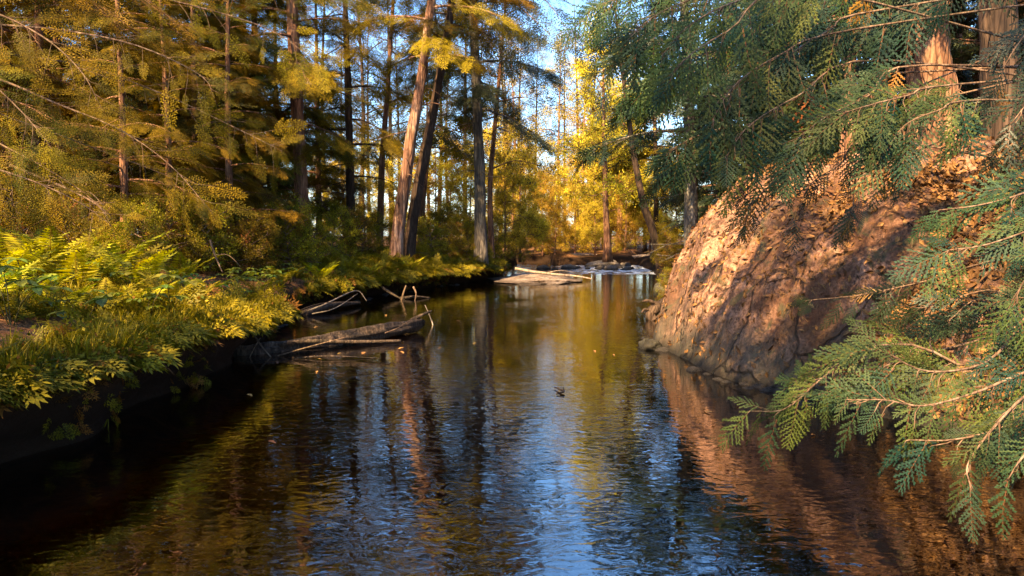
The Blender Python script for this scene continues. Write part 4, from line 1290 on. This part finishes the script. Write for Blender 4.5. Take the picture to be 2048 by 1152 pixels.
PN = PN[fbm(np.stack([PN[:, 0] * .8, PN[:, 1] * .8, PN[:, 0] * 0 + 5], -1), 3) > rg.uniform(-.6, .5, len(PN))]
zn = outcrop_z(PN[:, 0], PN[:, 1]); PN, zn = PN[zn > .1], zn[zn > .1]
gxn = (outcrop_z(PN[:, 0] + e, PN[:, 1]) - zn) / e; gyn = (outcrop_z(PN[:, 0], PN[:, 1] + e) - zn) / e
NN = nrm(np.stack([-gxn, -gyn, np.ones(len(PN))], -1))
D = rg.normal(size=(len(PN), 3)); D = nrm(D - (D * NN).sum(1, keepdims=True) * NN)
g3 = scatter(T_NEED, np.stack([PN[:, 0], PN[:, 1], zn + .01], -1), D, NN, rg.uniform(.025, .06, len(PN)), rg)
gl = cat_geo([g1, g2, g3])
tag(link('fallen_leaves', mesh('fallen_leaves', gl[0], gl[1], M['litter'], col=gl[2])), 'brown fallen leaves strewn over the outcrop and the forest floor', 'fallen leaves', kind='stuff')

# ------------------------------------------------------------------ wood in and by the water
def wood_thing(name, label, cat, body, bm, parts=(), group=None):
    """body and parts: (points, radii, sides, rough); points in world space"""
    b0 = np.array(body[0][0])
    v, q_ = tube(smooth_line(body[0], body[4] if len(body) > 4 else 30) - b0, np.interp(np.linspace(0, 1, body[4] if len(body) > 4 else 30), np.linspace(0, 1, len(body[1])), body[1]), body[2], body[3], 2.5, b0[0] * 3)
    o = link(name, mesh(name, v, q_, M[bm], smooth=True), None, b0)
    tag(o, label, cat, group)
    for nm, pts, r0, mt in parts:
        pts = np.array(pts) - b0
        v, q_ = tube(smooth_line(pts, 12), np.linspace(r0, r0 * .45, 12), 6, .15, 6.0, r0 * 100)
        link(nm, mesh(nm, v, q_, M[mt], smooth=True), o)
    return o


def at_water(px, py, dz=0.0):
    Y = CAMZ * FPX / (py - 470)
    p = W(px, py, Y)
    p[2] = dz
    return p


a_ = at_water(515, 708, .0); b_ = at_water(640, 694, .04); c_ = at_water(760, 678, .08); d_ = at_water(836, 664, .12)
wood_thing('driftwood_log', 'dark waterlogged driftwood log with grooved grain jutting from the left bank', 'log',
           ([a_ + [-.25, -.1, .02], a_, b_, c_, d_, d_ + [.06, .03, .04]], [.09, .105, .10, .09, .07, .02], 30, .40, 110), 'drift',
           [('stub', [d_ + [-.1, -.02, .05], d_ + [.1, 0, .14], d_ + [.2, .05, .18]], .03, 'drift'),
            ('twig', [a_ + [.3, -.2, .0], a_ + [.7, -.25, .12], a_ + [1.1, -.2, .22]], .010, 'twig'),
            ('twig', [c_ + [.1, -.2, .02], c_ + [.3, -.15, .10], c_ + [.5, -.1, .24]], .009, 'twig'),
            ('twig', [a_ + [.45, -.3, -.02], a_ + [.9, -.4, .03], a_ + [1.5, -.35, .0]], .012, 'drift'),
            ('root', [a_ + [0, .1, .05], a_ + [.5, .10, .13], a_ + [1.2, .06, .13], a_ + [1.7, .0, .15]], .035, 'drift'),
            ('twig', [a_ + [-.02, -.1, .25], a_ + [.15, -.25, .1], a_ + [.3, -.3, -.05]], .012, 'twig'),
            ('twig', [a_ + [.12, -.25, .22], a_ + [.05, -.3, .08], a_ + [.0, -.35, -.05]], .008, 'twig')])
a_ = at_water(606, 632, .03); b_ = at_water(720, 612, .06)
wood_thing('fallen_branch', 'bleached branch with bent sticks lying in the shallows under the left bank', 'branch',
           ([a_, (a_ + b_) / 2 + [0, .1, .05], b_], [.07, .06, .02], 10, .25), 'drift',
           [('twig', [a_ + [.1, -.1, .06], a_ + [.45, -.1, .2], b_ + [-.05, -.1, .25], b_ + [.15, -.1, .05]], .016, 'pale_wood'),
            ('twig', [a_ + [.2, -.15, .02], a_ + [.6, -.2, .12], b_ + [0, -.2, .2]], .012, 'pale_wood'),
            ('twig', [a_ + [-.2, -.05, .0], a_ + [.2, -.1, .16], a_ + [.5, -.1, .22]], .014, 'drift')])
a_ = at_water(802, 600, -.05); Yr = a_[1]
wood_thing('dead_root', 'forked pale root arching from the bank into the water below the leaning cedar', 'root',
           ([W(812, 571, Yr), W(807, 585, Yr), a_], [.014, .02, .026], 10, .4), 'twig',
           [('root', [W(827, 574, Yr), W(832, 587, Yr - .1), at_water(829, 602, -.05)], .024, 'twig'),
            ('root', [W(765, 575, Yr + .4), W(785, 588, Yr + .1), at_water(812, 600, -.03)], .035, 'drift'),
            ('root', [at_water(800, 599, .02), at_water(830, 598, .05), at_water(860, 596, .0)], .04, 'drift')])
Yt = 12.0
wood_thing('thin_stick', 'thin bent twig poking out of the water beside the driftwood log end', 'stick',
           ([W(850, 610, Yt), W(858, 628, Yt), W(866, 652, Yt), at_water(862, 660, -.1)], [.006, .009, .010, .008], 6, .1), 'pale_wood')
p_ = at_water(1122, 792, 0)
wood_thing('floating_twig', 'small dark hooked twig floating alone in the middle of the pool', 'stick',
           ([p_ + [-.04, .25, .015], p_ + [-.0, .12, .02], p_ + [.025, .03, .02], p_ + [-.04, -.03, .012]], [.005, .009, .011, .005], 7, .15), 'bark_dark',
           [('twig', [p_ + [.02, .04, .02], p_ + [.03, .09, .05]], .006, 'bark_dark')])
ya_, yb_ = 23.5, 26.0
wood_thing('fallen_branch', 'bleached branch lying across the flat pale rock shelf', 'branch',
           ([W(1030, 537, ya_), W(1080, 546, ya_), W(1150, 552, ya_), W(1185, 558, ya_)], [.05, .045, .03, .01], 8, .25), 'pale_wood',
           [('twig', [W(1090, 546, ya_), W(1120, 541, ya_), W(1150, 545, ya_)], .015, 'pale_wood')])
p_ = at_water(1308, 640, 0)
wood_thing('snag', 'black tangled root snag at the waterline left of the outcrop', 'root',
           ([p_ + [.3, .2, .35], p_ + [.1, .05, .22], p_ + [-.05, 0, .1], p_ + [.02, -.05, -.05]], [.06, .08, .09, .06], 10, .35), 'bark_dark',
           [('root', [p_ + [.1, 0, .25], p_ + [-.1, 0, .32], p_ + [-.2, 0, .3]], .035, 'bark_dark'),
            ('root', [p_ + [.0, 0, .12], p_ + [-.15, -.05, .18], p_ + [-.22, -.05, .12]], .03, 'bark_dark'),
            ('root', [p_ + [.15, 0, .3], p_ + [.1, -.1, .12], p_ + [-.1, -.15, -.03]], .04, 'bark_dark')])
# branches lying on the near left bank
for px, lb in [([(-20, 555, 6.6), (60, 590, 6.5), (140, 625, 6.4), (240, 690, 6.2)], 'bare reddish branch slanting down the near left bank'),
               ([(20, 330, 8.2), (80, 355, 8.2), (150, 385, 8.2), (205, 420, 8.2), (232, 480, 8.2)], 'long curved dead branch drooping behind the tall ferns'),
               ([(420, 480, 9.5), (430, 510, 9.5), (445, 545, 9.4)], 'straight leaning stick stuck in the middle of the left bank')]:
    pts = [W(*q_) for q_ in px]
    tw = []
    for k in (1, 2):
        if len(pts) > k + 1:
            tw.append(('twig', [pts[k], pts[k] + [.18, -.05, .0], pts[k] + [.34, -.08, -.14]], .006, 'twig'))
    wood_thing('fallen_branch', lb, 'branch', (pts, [.016, .012, .005], 7, .15), 'twig', tw)
# roots hanging in the undercut of the near bank
for px, py, hgt in [(185, 845, .35), (270, 800, .3), (60, 880, .4), (345, 770, .25)]:
    p_ = at_water(px, py, 0)
    wood_thing('hanging_root', 'thin pale root dangling in the dark undercut of the near left bank', 'root',
               ([p_ + [-.12, .05, hgt], p_ + [-.03, 0, hgt * .6], p_ + [.05, -.03, .12], p_ + [.12, -.05, -.03]], [.008, .007, .006, .004], 6, .2), 'pale_wood',
               [('rootlet', [p_ + [-.03, 0, hgt * .6], p_ + [.06, -.06, hgt * .5], p_ + [.1, -.08, hgt * .25]], .005, 'pale_wood')], group='roots dangling from the near left bank')


FL = [mesh('floating_leaf', v_, q_, M['litter'], col=np.tile(c_, (len(v_), 1))) for (v_, q_, _), c_ in zip([T_DEAD[0], T_DEAD[1], T_DEAD[0]], [(.9, 0, .9), (.6, 0, .6), (1., 0, 1.)])]
rf = np.random.default_rng(51)
for k in range(30):
    Y = rf.uniform(4.2, 16) if k < 20 else rf.normal(9.3, .5)
    x = float(xL(Y)) + abs(rf.normal()) * 1.3 + .25 if k % 3 else float(xR(Y)) - abs(rf.normal()) * .5 - .3
    o = link('floating_leaf', FL[k % 3], None, (x, Y, .012), rf.random() * 6.28, rf.uniform(.04, .08))
    tag(o, 'small brown leaf floating on the pool', 'leaf', 'leaves floating on the pool')


# ------------------------------------------------------------------ stones
def stone_geo(seed, sx=1, sy=1, sz=.6, rough=.22, n=20):
    th = np.linspace(0, PI, n)
    ph = np.linspace(0, 2 * PI, n * 2, endpoint=False)
    t_, p_ = np.meshgrid(th, ph, indexing='ij')
    D = np.stack([np.sin(t_) * np.cos(p_), np.sin(t_) * np.sin(p_), np.cos(t_)], -1)
    r = 1 + rough * fbm(D * 1.3 + seed * 3.1, 4)
    V = (D * r[..., None] * np.array([sx, sy, sz])).reshape(-1, 3)
    m_ = n * 2
    i, j = np.meshgrid(np.arange(n - 1), np.arange(m_), indexing='ij')
    k = (j + 1) % m_
    return V, np.stack([i * m_ + j, (i + 1) * m_ + j, (i + 1) * m_ + k, i * m_ + k], -1).reshape(-1, 4)


STN = [mesh('river_stone', *stone_geo(k), M['stone'], smooth=True) for k in range(4)]
rsn = np.random.default_rng(9)
for k in range(26):
    px = rsn.uniform(1085, 1275); py = rsn.uniform(528, 541)
    p_ = at_water(px, py, .02)
    o = link('river_stone', STN[k % 4], None, p_, rsn.random() * 6.28, rsn.uniform(.10, .30))
    tag(o, 'rounded river stone in the row across the head of the pool', 'stone', 'river stones across the head of the pool')
for k in range(46):
    if k % 2:
        Y = rsn.uniform(5.5, 10.5); x = 1.9 if Y > 8.6 else float(np.interp(Y, [4.5, 5.7, 7.1, 9.2], [3.6, 2.8, 2.2, 1.75])); x -= rsn.uniform(-.12, .14)
    else:
        Y = rsn.uniform(9, 22); x = float(xL(Y)) + rsn.uniform(0, .25)
    o = link('shore_stone', STN[k % 4], None, (x, Y, -.02), rsn.random() * 6.28, rsn.uniform(.03, .10))
    tag(o, 'small wet stone at the foot of the outcrop' if k % 2 else 'small wet stone under the left bank', 'stone', 'stones at the foot of the outcrop' if k % 2 else 'stones under the left bank')
for nm, px, py, dim, mt, lb in [('flat_rock', 1070, 560, (1.2, 2.1, .17), 'slab', 'flat pale rock shelf sloping into the pool from the left bank tip'),
                                ('flat_rock', 1165, 512, (1.3, .8, .2), 'slab', 'sun-bleached rock on the far bank left of the waterside trunk'),
                                ('flat_rock', 1275, 517, (1.9, 1.0, .24), 'slab', 'long tan rock ledge on the far bank right of the waterside trunk'),
                                ('boulder', 1332, 530, (.75, .7, .75), 'mossrock', 'grey-green boulder at the waterline below the curved leaning trunk'),
                                ('boulder', 1340, 590, (.4, .6, .35), 'mossrock', 'mossy low boulder beside the left foot of the outcrop'),
                                ('boulder', 1300, 697, (.14, .22, .10), 'mossrock', 'small black wet rock at the foot of the outcrop'),
                                ('boulder', 1205, 533, (.75, .35, .28), 'stone', 'blue-grey stone the riffle pours over')]:
    Y = CAMZ * FPX / (py - 470)
    if nm == 'flat_rock' and py < 520:
        Y = 38.5
        p_ = np.array([X(px, Y), Y, W(px, py, Y)[2] - .1])
    else:
        p_ = at_water(px, py, 0.0)
    tag(link(nm, mesh(nm, *stone_geo(px * .01, *dim, rough=.38 if nm == 'flat_rock' else .25, n=36), M[mt], smooth=True), None, p_), lb, 'rock')
print('objects', len(bpy.data.objects), 'polys', sum(len(o.data.polygons) for o in bpy.data.objects if o.type == 'MESH'), 'unique', sum(len(m_.polygons) for m_ in bpy.data.meshes))
